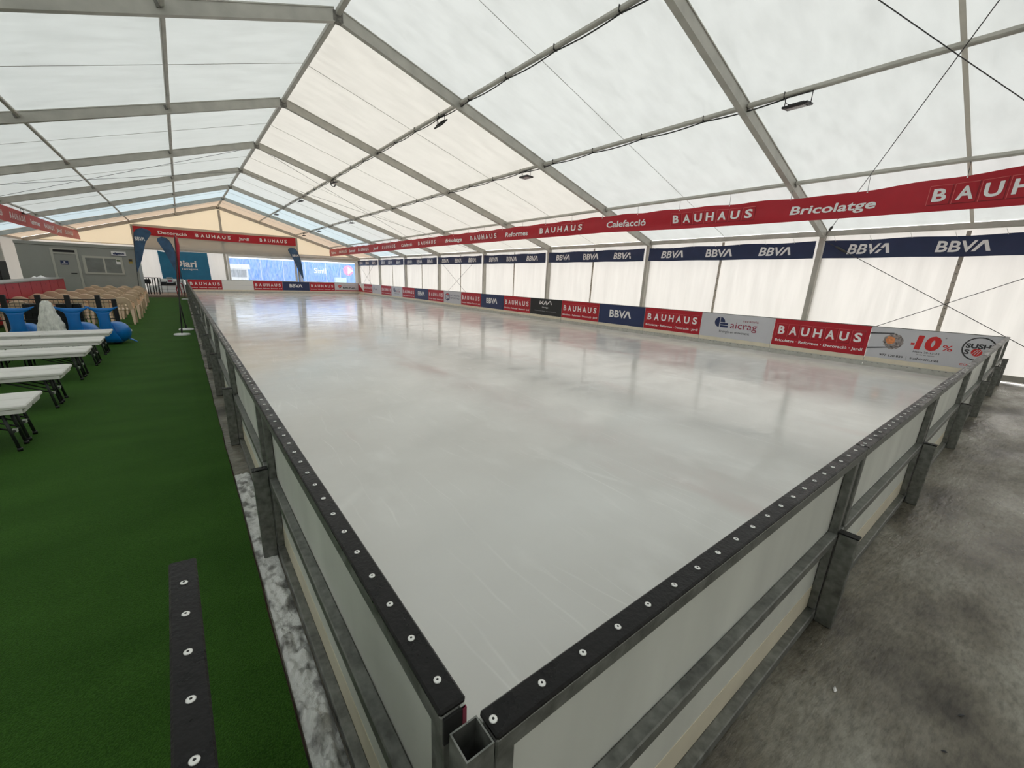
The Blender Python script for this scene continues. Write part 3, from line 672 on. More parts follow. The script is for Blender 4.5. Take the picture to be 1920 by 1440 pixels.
# front row (seen from outside)
fx = [.002]+[2.25+2.17*i for i in range(5)]+[W+.12]
for i in range(6):
    ln = fx[i+1]-fx[i]
    plain_board('white rink board with black capped rail on the concrete side, %s' % ('at the near corner' if i == 0 else 'at the far right end' if i == 5 else '%s from the near corner' % ORD[i+1]),
        ln, (fx[i],0,0), 0, 'boards of the near rink side', 21 if i < 3 else 0, .014 if i == 0 else .05, .1118 if i == 0 else .1, (ln-.10) if i < 5 else (ln-.03), .53, 1, endposts=(1,0))
# left row: rotate so the local x runs along +Y and the outside faces -X
ly = [.03, 2.343]+[2.343+2.08*j for j in range(1,17)]+[L]
for i in range(len(ly)-1):
    ln = ly[i+1]-ly[i]
    plain_board('white rink board with black capped rail on the turf side, %s' % ('at the near corner' if i == 0 else 'at the far corner' if i == len(ly)-2 else '%s from the near corner' % ORD[i+1]),
        ln, (0,ly[i],0), math.pi/2, 'boards of the rink side by the turf', 20 if i < 3 else 0, .06, .1118 if i == 0 else .1, (ln-.25) if ln > 1 else None, .58, -1, endposts=(1,0))
mb = MB(); mb.box((-T+.006,.0285,HB-.075),(-.004,.0335,HB-.016),M_DARK); mb.box((-.010,.0275,HB-.085),(-.002,.0335,HB-.016),M_CRIM)  # black plate paints the shade inside the rail end; red strip beside it
bd = [o for o in bpy.data.objects if o.get('label','').endswith('turf side, at the near corner')][0]
o = mb.build('rail_mouth', bd); o.matrix_parent_inverse = bd.matrix_basis.inverted() if False else (Matrix.Translation((0,.03,0))@Matrix.Rotation(math.pi/2,4,'Z')).inverted()
# corner tube post
cp = MB(); a, b = -T-.0005, -.001
for (x0,y0,x1,y1) in ((a,a,b,a+.003),(a,b-.003,b,b),(a,a+.003,a+.003,b-.003),(b-.003,a+.003,b,b-.003)): cp.box((x0,y0,0),(x1,y1,.955),M_STEEL)
cp.box((a+.003,a+.003,.02),(b-.003,b-.003,.86),M_DARK)  # solid black fill painted in place of the tube's inner shade
o = cp.build('corner_post'); tag(o, 'open square galvanised tube post at the near rink corner', 'post')
# spare board on the turf next to the camera
sp = plain_board('loose black capped board standing on the turf nearest the camera', 1.95, (-.423,-1.24,.03), math.pi/2+.02, None, 17, .06, .1118, None, .55, -1)
sp.rotation_euler[0] = math.radians(5.5)

# boards with advertising (seen from the ice); local: x along U, z up, ad faces -y
def ad_board(lab, ln, loc, rz, group, kind):
    t = thing('rink_board', lab, 'rink board', loc, rz, group)
    f = MB(); f.box((0,.012,HB-.05),(ln,.05,HB-.012),M_STEEL); f.box((0,.012,.47),(ln,.05,.52),M_STEEL); f.box((0,.012,0),(ln,.05,.05),M_STEEL); f.box((.02,.012,.05),(.065,.05,HB-.05),M_STEEL); f.build('frame', t)
    MB().box((0,-.001,HB-.012),(ln,.05,HB),M_STEEL).build('top_cap', t)
    MB().box((.002,0,.03),(ln-.002,.011,HB-.013),M_HDPE).build('panel', t)
    k = MB(); k.box((.006,-.010,.155),(ln-.006,-.0005,.258),M_KICK,.003); k.box((.006,-.007,.041),(ln-.006,-.0005,.154),M_KICKG)
    for i in range(int(ln/.1)): k.box((.05+i*.1,-.0085,.128),(.08+i*.1,-.0069,.134),M_INK)
    k.build('kickplate', t)
    z0, z1 = .26, HB-.014; h = z1-z0
    bgm = {'bauhaus':M_RED,'bbva':M_NAVYP,'kia':M_BLACKP,'white':M_WPAINT}.get(kind, M_GREYP)
    MB().box((.004,-.004,z0),(ln-.004,-.0005,z1),bgm).build('advert_sheet', t)
    sg = Sign((0,-.0045,z0),(1,0,0),(0,0,1),(0,-1,0), None, .0012); k_ = ln/2.
    if kind == 'bauhaus':
        sg.bauhaus(.06*k_, .24, 1.87*k_, .33)
        sg.text('Bricolatge · Reformes · Decoració · Jardí', .08*k_, .105, 1.86*k_, .065, M_WHITE, .018)
    elif kind == 'bbva': sg.bbva(.5*k_, .25, .96*k_, .25)
    elif kind == 'kia':
        a, b, hh = .60, .45, .15; q = .055
        def st(pts):
            for (u0,v0),(u1,v1) in zip(pts, pts[1:]):
                du, dv = u1-u0, (v1-v0); ln_ = math.hypot(du,dv); nu, nv = -dv/ln_*q*.42, du/ln_*q*.42
                sg.poly([(a+u0-nu,b+v0-nv),(a+u1-nu,b+v1-nv),(a+u1+nu,b+v1+nv),(a+u0+nu,b+v0+nv)], M_WHITE)
        st([(.06,hh),(.02,.02)]); st([(.02,.02),(.07,.02),(.26,hh)]); st([(.15,.085),(.26,.01),(.30,.01)]); st([(.30,.01),(.42,hh)]); st([(.42,hh),(.46,.01),(.50,.01)]); st([(.50,.01),(.66,hh),(.71,hh)]); st([(.71,hh),(.77,.01)])
        sg.text('Garatge', .80, .30, .38, .06, M_WHITE, .015); sg.text('Movement that inspires - Concessionari oficial', .32, .155, 1.36, .03, M_GREYP, 0.)
    elif kind == 'aicrag':
        cx, cy, r = .56, .45, .148
        def arc(a0,a1,n=14): return [(cx+r*math.cos(a0+(a1-a0)*i/n), cy+r*math.sin(a0+(a1-a0)*i/n)) for i in range(n+1)]
        sg.poly(arc(math.pi/2+.03, 3*math.pi/2-.06)+[(cx-.012,cy-r)], M_NAVYP); sg.poly(arc(.0, math.pi/2-.08)+[(cx+.012,cy)], M_NAVYP)
        sg.rect(cx+.014,cy-.072,cx+.24,cy-.018,M_NAVYP); sg.rect(cx+.014,cy-.145,cx+.24,cy-.09,M_NAVYP)
        sg.text('aicrag', .87, .30, .72, .19, M_CRIM, 0.); sg.text('recanvis', 1.2, .50, .40, .075, M_CRIM, -.004); sg.text('Energia en moviment', .58, .155, .84, .07, M_INK, 0.)
    elif kind == 'ea':
        sg.poly([(.22,.20),(.46,.12),(.70,.20),(.70,.50),(.46,.58),(.22,.50)], M_NAVYP, .4); sg.poly([(.26,.49),(.46,.555),(.66,.49),(.46,.45)], M_REDL, .8)
        sg.text('EA', .27, .22, .38, .22, M_GREYP, .04, l=1.4); sg.text('EXCURSIONS', .80, .40, 1.02, .10, M_NAVYP, .0); sg.text('ESPORTIVES', .80, .25, 1.02, .10, M_NAVYP, .0)
    elif kind == 'script':
        sg.text('P', .25, .20, .22, .34, M_TEAL, .0, .2); sg.text('ortal', .50, .30, .60, .14, M_NAVYP, .01)
    elif kind == 'bausal':
        sg.rect(.004,0,ln-.004,.09,M_RED); cx, cy = .42, .40
        sg.poly([(cx-.19,cy+.04),(cx,cy+.15),(cx+.19,cy+.04),(cx,cy-.05)], M_REDL); sg.poly([(cx-.19,cy+.03),(cx,cy-.06),(cx,cy-.19)], M_REDP); sg.poly([(cx+.19,cy+.03),(cx,cy-.06),(cx,cy-.19)], M_INK)
        sg.text('BAUSAL', .68, .21, 1.15, .15, M_INK, .03); sg.text('materials construcció', .70, .44, .8, .05, M_CRIM, -.005)
    elif kind == 'white':
        sg.rect(.004,.335,ln-.004,.36,M_GREYP); sg.text('Port', .75, .46, .45, .05, M_GREYP, 0.)
    elif kind == 'sushi':
        sg.poly([(.0,.525),(.40,.565),(.40,.585),(.0,.555)], M_INK, 2.2); sg.poly([(.0,.185),(.55,.285),(.55,.30),(.0,.215)], M_INK, 2.2)
        rnd = random.Random(3); cx, cy = .42, .40
        sg.poly([(cx+(.155+.03*rnd.random())*math.cos(2*math.pi*i/34), cy+(.15+.035*rnd.random())*math.sin(2*math.pi*i/34)) for i in range(34)], M_RICE, .6)
        sg.poly([(cx-.05+(.07+.025*rnd.random())*math.cos(2*math.pi*i/18), cy+.02+(.075+.02*rnd.random())*math.sin(2*math.pi*i/18)) for i in range(18)], M_ORANGE, 1.2)
        sg.text('-', .71, .32, .06, .22, M_REDP, .02); sg.text('10', .775, .30, .38, .26, M_REDP, .06, .10); sg.text('%', 1.2, .31, .15, .115, M_REDP, .01); sg.text('*', 1.20, .54, .03, .035, M_INK, .01)
        sg.text('Hasta 30-12-22', .78, .212, .41, .034, M_INK, .012); sg.text('*Solo en comer', .84, .162, .29, .02, M_INK, .01)
        sg.text('977 120 839', .25, .055, .40, .045, M_INK, .015); sg.rect(.70,.03,.703,.11,M_INK); sg.text('sushisom.net', .76, .055, .45, .05, M_INK, .015)
        sg.ring(1.705, .415, .215, .238, M_INK); sg.text('SUSHI', 1.515, .425, .375, .085, M_INK, .045); sg.text('S', 1.515, .30, .075, .085, M_INK, .03); sg.text('M', 1.79, .30, .095, .085, M_INK, .03)
        sg.disc(1.688, .345, .077, M_REDP)
        for q in (-.04,0,.04): sg.poly([(1.655+q,.29),(1.665+q,.29),(1.722+q*.7,.40),(1.712+q*.7,.40)], M_GREYP, 1.6)
        sg.text('COSTA', 1.51, .06, .23, .04, M_REDP, .01)
    sg.build('lettering', t)
    return t
KINDS = ['sushi','bauhaus','aicrag','bauhaus','bbva','bauhaus','kia','bauhaus','bbva','bauhaus','ea','bauhaus','bbva','bauhaus','aicrag','bauhaus','script','bauhaus']
LAB = {'sushi':'pale grey food discount','bauhaus':'red white-lettered advert','aicrag':'pale grey round-logo advert','bbva':'navy white-lettered advert','kia':'black advert','ea':'pale hexagon-logo advert','script':'pale blue-script advert','bausal':'pale red-diamond advert','white':'blank white'}
for j, kd in enumerate(KINDS):
    # U runs along -Y: rotate by -90 degrees, starting at the far end of the panel
    ad_board('%s board, %s from the near end of the right side' % (LAB[kd], ORD[j+1]), 1.996, (W,2*(j+1)-.012,0), -math.pi/2, 'advert boards of the right rink side', kd)
# short angled corner piece: red and white halves
t = thing('rink_board', 'short red and white board closing the far right rink corner', 'rink board', (W,L,0), -math.pi/2)
MB().box((0,0,.03),(1.43,.011,HB-.013),M_HDPE).build('panel', t)
MB().box((0,-.001,HB-.012),(1.43,.05,HB),M_STEEL).build('top_cap', t)
MB().box((0,.012,0),(1.43,.05,HB-.012),M_STEEL).build('frame', t)
MB().add([V((.0,-.004,.26)),V((1.43,-.004,.26)),V((.05,-.004,HB-.014)),V((0,-.004,HB-.014))], [(0,1,2,3)], M_RED).build('advert_sheet', t)
MB().box((0,-.010,.041),(1.43,-.0005,.258),M_KICK).build('kickplate', t)
fk = ['bausal','bauhaus','bbva','bauhaus','white','bauhaus']
for j, kd in enumerate(fk):
    x1 = W-2.04*j-.004; ln = 2.036 if j < 5 else 2.06
    ad_board('%s board, %s from the right along the far end' % (LAB[kd], ORD[j+1]), ln, (x1-ln,L,0), 0, 'advert boards of the far rink end', kd)

# ------------------------------------------------------------------ benches (pairs pushed together)
def make_bench():
    t = thing('folding_bench', 'x', 'bench', (0,0,.02), 0, 'white folding benches on the turf')
    hw = .145; ln = 1.83
    for a, b in ((-ln/2,-.003),(.003,ln/2)):
        tp = MB(); tp.box((a,-hw,.392),(b,hw,.432),M_BENCH,.010); tp.build('seat', t)
    sk = MB()
    for y in (-hw+.012,hw-.012): sk.beamc(V((0,y,.375)), V((ln-.06,0,0)), V((0,.018,0)), V((0,0,.035)), M_BENCH)
    for x in (-ln/2+.03,ln/2-.03): sk.beamc(V((x,0,.375)), V((.018,0,0)), V((0,.24,0)), V((0,0,.035)), M_BENCH)
    sk.build('apron', t)
    for sx in (-1,1):
        x = sx*(ln/2-.14)
        for y in (-.095,.095):
            l_ = MB(); l_.tube([(x-sx*.03,y,.375),(x+sx*.02,y*1.08,.02)], .0135, M_BLEG, 8); l_.lathe([(.019,0),(.019,.03)], M_BLACK, 10, (x+sx*.022,y*1.08,0)); l_.build('leg', t)
        c = MB(); c.tube([(x,-.10,.17),(x,.10,.17)], .010, M_BLEG, 8); c.tube([(x,-.07,.19),(x-sx*.40,-.07,.37)], .009, M_BLEG, 6); c.tube([(x,.07,.19),(x-sx*.40,.07,.37)], .009, M_BLEG, 6); c.box((x-.015,-.02,.155),(x+.015,.02,.185),M_SCREW); c.build('brace', t)
    for y in (-.095,.095):
        l_ = MB(); l_.tube([(-.02,y,.375),(-.02,y,.0)], .012, M_BLEG, 8); l_.build('leg', t)
    hc = MB(); hc.tube([(.09,-.09,.37),(.09,-.09,.30),(.09,.09,.30),(.09,.09,.37)], .008, M_BLEG, 6); hc.build('handle', t)
    return t
bench = make_bench(); first = True
rows = [(5.00,5.30),(6.50,6.80),(8.12,8.42),(9.28,9.58),(10.42,10.74)]
for i, pr in enumerate(rows):
    for j, y in enumerate(pr):
        lab = 'white folding bench, %s side of the %s pair from the camera' % ('near' if j == 0 else 'far', ORD[i+1])
        loc = (-1.575-.915+(.03 if i > 2 else 0), y+.045, .02)
        if first: bench.location = loc; bench['label'] = lab; first = False
        else: dup(bench, loc, None, lab)

# ------------------------------------------------------------------ blue whale skating aids and the white shaggy figure
def make_whale():
    t = thing('whale_skating_aid', 'x', 'skating aid', (0,0,.02), 0, 'blue whale skating aids')
    path = [((.0,.235,.25),.03,.03),((.0,.22,.25),.10,.10),((0,.17,.245),.17,.17),((0,.08,.24),.225,.225),((0,-.03,.24),.24,.24),((0,-.14,.245),.225,.225),((0,-.24,.26),.185,.20)]
    rings = []
    for (c, rx, rz_) in path: rings.append([V((c[0]+rx*math.cos(a), c[1], max(.0, c[2]+rz_*math.sin(a)))) for a in [2*math.pi*k/20 for k in range(20)]])
    b = MB(); b.rings(rings, M_BLUE); b.build('body', t)
    tl = MB(); R = []
    for (y, z, hw, th) in ((-.22,.05,.185,.20),(-.27,.16,.165,.15),(-.315,.30,.135,.10),(-.335,.44,.110,.065),(-.34,.56,.105,.05),(-.345,.66,.115,.045),(-.35,.73,.15,.04)):
        R.append([V((hw*math.cos(a), y+th*.6*math.sin(a), z)) for a in [2*math.pi*k/20 for k in range(20)]])
    tl.rings(R, M_BLUE); tl.build('tail_column', t)
    fk_ = MB(); R = []
    for i in range(25):
        u = -1+i/12; x = .29*u; zc_ = .735+.085*u*u; h = .05*(1-abs(u)**1.6)+.008; d = .035*(1-.7*abs(u))
        R.append([V((x, -.35+d*math.sin(a), zc_+h*math.cos(a))) for a in [2*math.pi*k/10 for k in range(10)]])
    fk_.rings(R, M_BLUE); fk_.build('tail_fluke', t)
    for s_ in (-1,1):
        f_ = MB(); f_.rings([[V((s_*(.20+.16*q), .03-.06*q+.05*(1-q*.7)*math.cos(a), .09-.06*q+.012*math.sin(a))) for a in [2*math.pi*k/10 for k in range(10)]] for q in (0,.3,.6,.9,1.0)], M_BLUE); f_.build('flipper', t)
        e_ = MB(); e_.rings([[V((s_*(.205+.012*q[0]), .12+q[1]*math.cos(a), .26+q[1]*math.sin(a))) for a in [2*math.pi*k/10 for k in range(10)]] for q in ((-1,.022),(.2,.02),(.8,.008))], M_WHITE); e_.build('eye', t)
    return t
wh = make_whale()
for i, (x, y, rz, lab) in enumerate(((-1.60,12.06,-.42,'blue whale skating aid at the right end of the row, its body in full view'),(-2.12,12.1,-.25,'blue whale skating aid between the white shaggy figure and the right whale'),(-2.98,12.2,-.12,'blue whale skating aid left of the white shaggy figure'))):
    if i == 0: wh.location = (x,y,.02); wh.rotation_euler = (0,0,rz); wh['label'] = lab
    else: dup(wh, (x,y,.02), rz, lab)
fg = MB(); R = []
for i in range(40):
    q = i/39; z = .95*q; r = (.225+.02*math.sin(q*5)-.13*max(0,(q-.15)/.85)**1.05)*(1 if q < .93 else 1-((q-.93)/.07)**2*.45)
    R.append([V((r*1.0*math.cos(a)*(1+.09*noise.noise(V((math.cos(a)*3,math.sin(a)*3,z*9)))+.03*math.sin(z*42+3*noise.noise(V((a*2,z*4,0))))), r*.9*math.sin(a)*(1+.10*noise.noise(V((math.cos(a)*3,math.sin(a)*3,z*9+5)))), z+.012*noise.noise(V((a*2,z*12,0))))) for a in [2*math.pi*k/40 for k in range(40)]])
fg.rings(R, M_FUR); o = fg.build('shaggy_figure'); o.location = (-2.52,11.6,.02); tag(o, 'white shaggy cone shaped figure standing between the blue whales', 'figure')

# ------------------------------------------------------------------ low black fence behind the whales
t = thing('low_fence', 'low black metal fence with wire mesh in front of the chairs', 'fence', (0,13.5,.02))
for x in (-4.55,-4.02,-3.50,-2.97,-2.50,-1.98,-1.70): MB().box((x-.045,-.045,0),(x+.045,.045,.97 if x < -1.9 else .88),M_BLACK,.006).build('post', t)
xs = [-4.55,-4.02,-3.50,-2.97,-2.50,-1.98,-1.70]
for a, b in zip(xs, xs[1:]):
    r = MB()
    for z in (.865,.41): r.beam((a,0,z),(b,0,z),.022,.022,M_BLACK)
    r.build('rail', t); r = MB(); n = max(2, int((b-a)/.075))
    for i in range(1,n): x = a+(b-a)*i/n; r.tube([(x,0,.41),(x,0,.865)], .004, M_BLACK, 5)
    for i in range(1,6): z = .41+.455*i/6; r.tube([(a,.006,z),(b,.006,z)], .004, M_BLACK, 5)
    r.build('wire_mesh', t)
for x0, x1, nm in ((-3.27,-2.93,'left'),(-2.74,-2.31,'right')):
    o = MB().box((x0,13.60,.02),(x1,13.78,.78),M_BLACK,.01).build('black_box'); tag(o, 'plain black box behind the low fence, %s of the white shaggy figure' % nm, 'box')

# ------------------------------------------------------------------ beige plastic armchairs
def make_chair():
    t = thing('plastic_armchair', 'x', 'chair', (0,0,.02), 0, 'beige plastic armchairs on the turf'); th = .012
    def bend(x): return .06*(1-(x/.24)**2)
    b = MB(); NX, NZ = 20, 14       # back sheet: local +y is forward, back at y about -.24
    def back(u, v):
        wd = .225-.03*v; x = (u-.5)*2*wd; ztop = .80-.10*abs((u-.5)*2)**2.6; z = .42+(ztop-.42)*v
        return V((x, -.21-bend(x)-.09*v, z))
    def slot(i, j): return 1 <= j <= 6 and (i % 4 in (1,2)) and 3 < i < 17 and j != 4
    b.grid(back, NX, NZ, M_BEIGE, True, slot); o = b.build('backrest', t); md = o.modifiers.new('thick','SOLIDIFY'); md.thickness = th; md.offset = 0
    s_ = MB(); s_.grid(lambda u,v: V(((u-.5)*(.42+.02*v), -.24+v*.47, .425+.02*v-.03*math.sin(math.pi*v)*math.sin(math.pi*u)-(.02*max(0,v-.85)/.15))), 10, 10, M_BEIGE, True)
    o = s_.build('seat', t); md = o.modifiers.new('thick','SOLIDIFY'); md.thickness = .016; md.offset = 0
    for sx in (-1,1):
        a = MB(); pts = [(.205,-.30,.70),(.212,-.22,.66),(.215,-.08,.645),(.215,.08,.64),(.212,.17,.615),(.207,.19,.55)]
        a.rings([[V((sx*(x+.022*cx_), y, z+.010*cz_)) for cx_, cz_ in ((-1,-1),(1,-1),(1,1),(-1,1))] for x,y,z in pts], M_BEIGE, True, False); a.build('armrest', t)
        for (x0,y0,z0,x1,y1) in ((.20,.19,.60,.215,.25),(.19,-.22,.44,.205,-.31)):
            l_ = MB(); h0, h1 = .040, .024
            l_.rings([[V((sx*(x+h*cx_), y+h*.8*cy_, z)) for cx_, cy_ in ((-1,-1),(1,-1),(1,1),(-1,1))] for x,y,z,h in ((x1,y1,0,h1),((x0+x1)/2,(y0+y1)/2,z0/2,(h0+h1)/2),(x0,y0,z0,h0))], M_BEIGE, True, False); l_.build('leg', t)
    return t
ch = make_chair(); first = True
CH = [(14.2,[-3.42,-3.92]),(16.0,[-1.78,-2.27,-2.76,-3.25,-3.74]),(17.7,[-1.75,-2.24,-2.73,-3.22,-3.71]),(19.5,[-1.79,-2.28,-2.77,-3.26,-3.75]),(21.3,[-1.84,-2.33,-2.82,-3.31,-3.80]),(23.6,[-1.88,-2.37,-2.86,-3.35]),(25.7,[-1.95,-2.44,-2.93,-3.42])]
rnd = random.Random(5)
for i, (y, xs) in enumerate(CH):
    for j, x in enumerate(xs):
        lab = 'beige plastic armchair, %s from the turf walkway in the %s row counted from the fence' % (ORD[j+1] if i else ORD[j+4], ORD[i+1])
        loc = (x, y+.30, .02); rz = rnd.uniform(-.05,.05)-.04
        if first: ch.location = loc; ch.rotation_euler = (0,0,rz); ch['label'] = lab; first = False
        else: dup(ch, loc, rz, lab)

# ------------------------------------------------------------------ red bar counter, cloth, dark cabinet
t = thing('bar_counter', 'long red bar counter behind the beige chairs', 'counter', (-4.2,14.5,.02))
MB().box((-.55,0,1.09),(.04,10.1,1.13),M_CTOP,.005).build('counter_top', t)
MB().box((-.5,.03,0),(-.02,10.08,1.09),M_BLACK).build('carcass', t)
for i in range(8):
    y0 = .04+i*1.255; p = MB().box((-.02,y0,.08),(.0,y0+1.235,1.085),M_RED,.004).build('front_panel', t)
    sg = Sign((.0,y0,.08),(0,1,0),(0,0,1),(1,0,0),None,.002)
    for q in range(3): sg.rect(.12+.35*q,.30,.40+.35*q,.31,M_WHITE)
    sg.text('Bricolatge Reformes Decoració', .12, .22, 1.0, .05, M_WHITE, .02); sg.text('Calefacció Jardí Reformes', .12, .36, 1.0, .05, M_WHITE, .02)
    sg.rect(.0,.0,.025,1.0,M_REDD); sg.disc(.62,.88,.035,M_REDD); sg.build('lettering', p)
cl = MB(); cl.grid(lambda u,v: V((-4.75+u*.42, 22.3+v*.9, 1.155+.10*max(0,noise.noise(V((u*3,v*3,0)))+.25)*math.sin(math.pi*u)*math.sin(math.pi*v)*1.6)), 14, 14, M_WHITE, True)
o = cl.build('folded_cloth'); tag(o, 'crumpled white cloth lying on the red counter', 'cloth')
t = thing('dark_cabinet', 'tall black cabinet behind the red counter at the left edge', 'cabinet', (-6.35,22.6,.02))
MB().box((-.9,-.45,0),(1.0,.45,1.70),M_BLACK,.01).build('body', t)
for i in range(2): MB().box((-.88+i*.94,-.475,.1),(.04+i*.94,-.455,1.6),mat('dark_glossy_door',(.01,.01,.012),.15),.004).build('door', t)

# ------------------------------------------------------------------ grey site cabin
CX0, CX1, CY0, CY1, CZ = -5.86, -1.90, 27.2, 29.6, 2.60
t = thing('site_cabin', 'grey portable site cabin at the far left with door and window', 'cabin', (CX0,CY0,.022))
wd = CX1-CX0
MB().box((0,0,.0),(wd,CY1-CY0,CZ-.14),M_CABIN,.01).build('shell', t)
MB().box((-.02,-.03,CZ-.14),(wd+.02,CY1-CY0+.02,CZ),M_CABIN,.01).build('roof_trim', t)
def X_(x): return x-CX0
df = MB(); 
for (a,b,c,d) in ((-4.83,-4.75,.1,2.36),(-4.03,-3.95,.1,2.36),(-4.75,-4.03,2.30,2.36),(-4.75,-4.03,2.12,2.18)): df.box((X_(a),-.03,c),(X_(b),-.001,d),M_CABTRIM)
d_ = MB().box((X_(-4.75),-.018,.12),(X_(-4.03),-.001,2.12),M_CABIN,.004).build('door', t)
df.build('door_frame', t); MB().box((X_(-4.73),-.016,2.19),(X_(-4.05),-.001,2.29),M_BLACK).build('vent', t)
MB().box((X_(-4.31),-.045,1.26),(X_(-4.11),-.02,1.29),M_BLACK).build('door_handle', d_)
sg = Sign((X_(-4.58),-.02,1.64),(1,0,0),(0,0,1),(0,-1,0),None,.003); sg.rect(0,0,.26,.19,M_NAVYP); sg.rect(.03,.04,.23,.06,M_GREYP,2); sg.disc(.13,.12,.03,M_GREYP,2); sg.build('door_sign', d_)
w_ = MB()
for (a,b,c,d) in ((-3.84,-3.74,1.27,2.08),(-2.53,-2.44,1.27,2.08),(-3.74,-2.53,1.99,2.08),(-3.74,-2.53,1.27,1.34),(-3.14,-3.08,1.34,1.99)): w_.box((X_(a),-.03,c),(X_(b),-.001,d),M_CABTRIM)
wo = w_.build('cabin_window', t); MB().box((X_(-3.75),-.012,1.33),(X_(-2.52),-.001,2.0),M_GLASS).build('pane', wo)
sg = Sign((X_(-2.68),-.014,1.74),(1,0,0),(0,0,1),(0,-1,0),None,.003); sg.rect(0,0,.18,.25,M_WHITE); sg.rect(.02,.13,.15,.22,mat('green_print',(.1,.14,.06),.5),2); sg.build('window_notice', wo)
sg = Sign((X_(-2.80),-.004,2.13),(1,0,0),(0,0,1),(0,-1,0),None,.008); sg.rect(0,0,.53,.21,M_WHITE); sg.text('algeco', .06, .075, .41, .085, M_NAVYP, .06, l=2); sg.rect(0,0,.53,.015,M_NAVYP,2); sg.build('maker_sign', t)
sg = Sign((X_(-2.22),-.004,1.81),(1,0,0),(0,0,1),(0,-1,0),None,.006); sg.rect(0,0,.14,.20,mat('yellow_sticker',(.42,.30,.05),.5)); sg.rect(.01,.09,.13,.19,M_INK,2); sg.build('warning_sticker', t)

# ------------------------------------------------------------------ feather flags
def feather(lab, loc, pole, edge, rz, m, lettered=False):
    """pole and free edge as (height, x) tables"""
    t = thing('feather_flag', lab, 'flag', loc, rz, 'feather flags')
    pl = MB(); pl.tube([(x, 0, z) for z, x in pole], [.016]*2+[.011]*(len(pole)-2), M_CABLE, 8); pl.build('pole', t)
    z0, z1 = edge[0][0], edge[-1][0]
    def fn(u, v):
        z = z0+(z1-z0)*(1-(1-v)**1.4); a, b = interp(pole, z), interp(edge, z)
        return V((a+(b-a)*u, .035*math.sin(u*3+v*5)*u, z))
    MB().grid(fn, 10, 40, m, True).build('flag_cloth', t)
    MB().lathe([(.175,0),(.18,.012),(.17,.04),(.05,.055)], M_WPAINT, 24).build('base', t)
    MB().tube([(0,0,.04),(0,0,.16)], .02, M_BLACK, 8).build('socket', t)
    if lettered:
        z = z0+(z1-z0)*.72; a, b = interp(pole, z), interp(edge, z); sg = Sign((min(a,b)+.05, -.06, z), (1,0,0),(0,0,1),(0,-1,0)); sg.bbva(0,0,abs(b-a)*.8,.16); sg.build('lettering', t)
    return t
P1 = [(.04,0),(.85,.01),(1.41,.04),(2.4,.10),(3.0,.16),(3.22,.20),(3.36,.29),(3.43,.40),(3.47,.54)]
E1 = [(1.36,.035),(2.0,.31),(2.82,.57),(3.1,.76),(3.25,.84),(3.38,.80),(3.47,.56)]
P2 = [(.04,0),(1.05,-.005),(1.7,-.02),(2.18,-.05),(2.6,-.12),(2.9,-.20),(3.1,-.29),(3.2,-.40),(3.24,-.58)]
E2 = [(1.05,-.01),(1.6,-.26),(2.1,-.42),(2.53,-.57),(2.85,-.71),(3.04,-.79),(3.16,-.76),(3.24,-.6)]
P3 = [(.04,0),(1.4,.03),(2.2,.05),(2.44,.07)]
E3 = [(1.0,.03),(1.5,.20),(2.2,.34),(2.36,.30),(2.44,.08)]
feather('blue feather flag with white letters beside the grey cabin', (-2.0,26.72,.02), P1, E1, 0, M_FLAG, True)
feather('dark blue feather flag behind the red flags at the far end of the turf', (-.25,28.9,.02), P2, E2, 0, M_FLAG)
feather('red feather flag seen edge on, on the nearer white disc base', (-.47,12.94,.02), [(.04,0),(.75,.05),(1.4,.12),(2.2,.165),(2.44,.18)], [(1.0,.08),(1.5,.16),(2.2,.25),(2.36,.24),(2.44,.19)], .0, M_FLAGR)
feather('red feather flag seen edge on, on the farther white disc base', (-.37,14.05,.02), [(.04,0),(.75,-.05),(1.4,-.02),(2.2,.07),(2.48,.12)], [(1.0,-.03),(1.5,.05),(2.2,.14),(2.4,.15),(2.48,.13)], .0, M_FLAGR)
feather('blue feather flag standing before the far clear window', (7.95,38.0,0), [(z*1.12,x*1.25) for z,x in P2], [(z*1.12,x*1.25) for z,x in E2], 0, M_FLAG, True)

# teal cloth banner on the far wall
t = thing('wall_banner', 'teal cloth banner hung on the far wall left of the windows', 'banner', (-1.37,YG-.2,.90))
MB().grid(lambda u,v: V((2.87*u+.05*(1-v), .05*noise.noise(V((u*3,v*2,0)))-.03, 1.95*v-(.16*math.sin(math.pi*u*2)*max(0,1-u*2) if v > .9 else 0))), 24, 16, M_TEAL, True).build('banner_cloth', t)
sg = Sign((0,-.09,0),(1,0,0),(0,0,1),(0,-1,0)); sg.text('Diari', .86, .92, 1.28, .44, M_WHITE, .03); sg.text('de Tarragona', .90, .70, 1.28, .13, M_WHITE, .01); sg.build('lettering', t)

# ------------------------------------------------------------------ things at the far end of the turf
o = MB().box((-2.3,31.05,.0),(-.1,35.6,.13),M_WOOD).build('wooden_deck'); tag(o, 'low brown wooden deck at the far end of the turf', 'deck')
t = thing('white_counter', 'long white box counter with black panel at the far end of the turf', 'counter', (-2.1,35.0,.13))
MB().box((0,0,0),(1.95,.5,.42),M_WPAINT,.01).build('lower_box', t); MB().box((.6,.02,.42),(1.95,.48,.86),M_WPAINT,.01).build('upper_box', t); MB().box((.7,-.02,.46),(1.5,-.002,.66),M_BLACK).build('black_panel', t)
for i, x in enumerate((-1.95,-1.85,-1.68,-1.57,-1.42)):
    o = MB().box((x-.025,32.3-.025+.1*(i%2),.13),(x+.025,32.3+.025+.1*(i%2),1.10),M_BLACK,.004).build('barrier_post'); tag(o, 'slim black barrier post on the deck, %s from the left' % ORD[i+1], 'post', 'slim black posts on the deck')
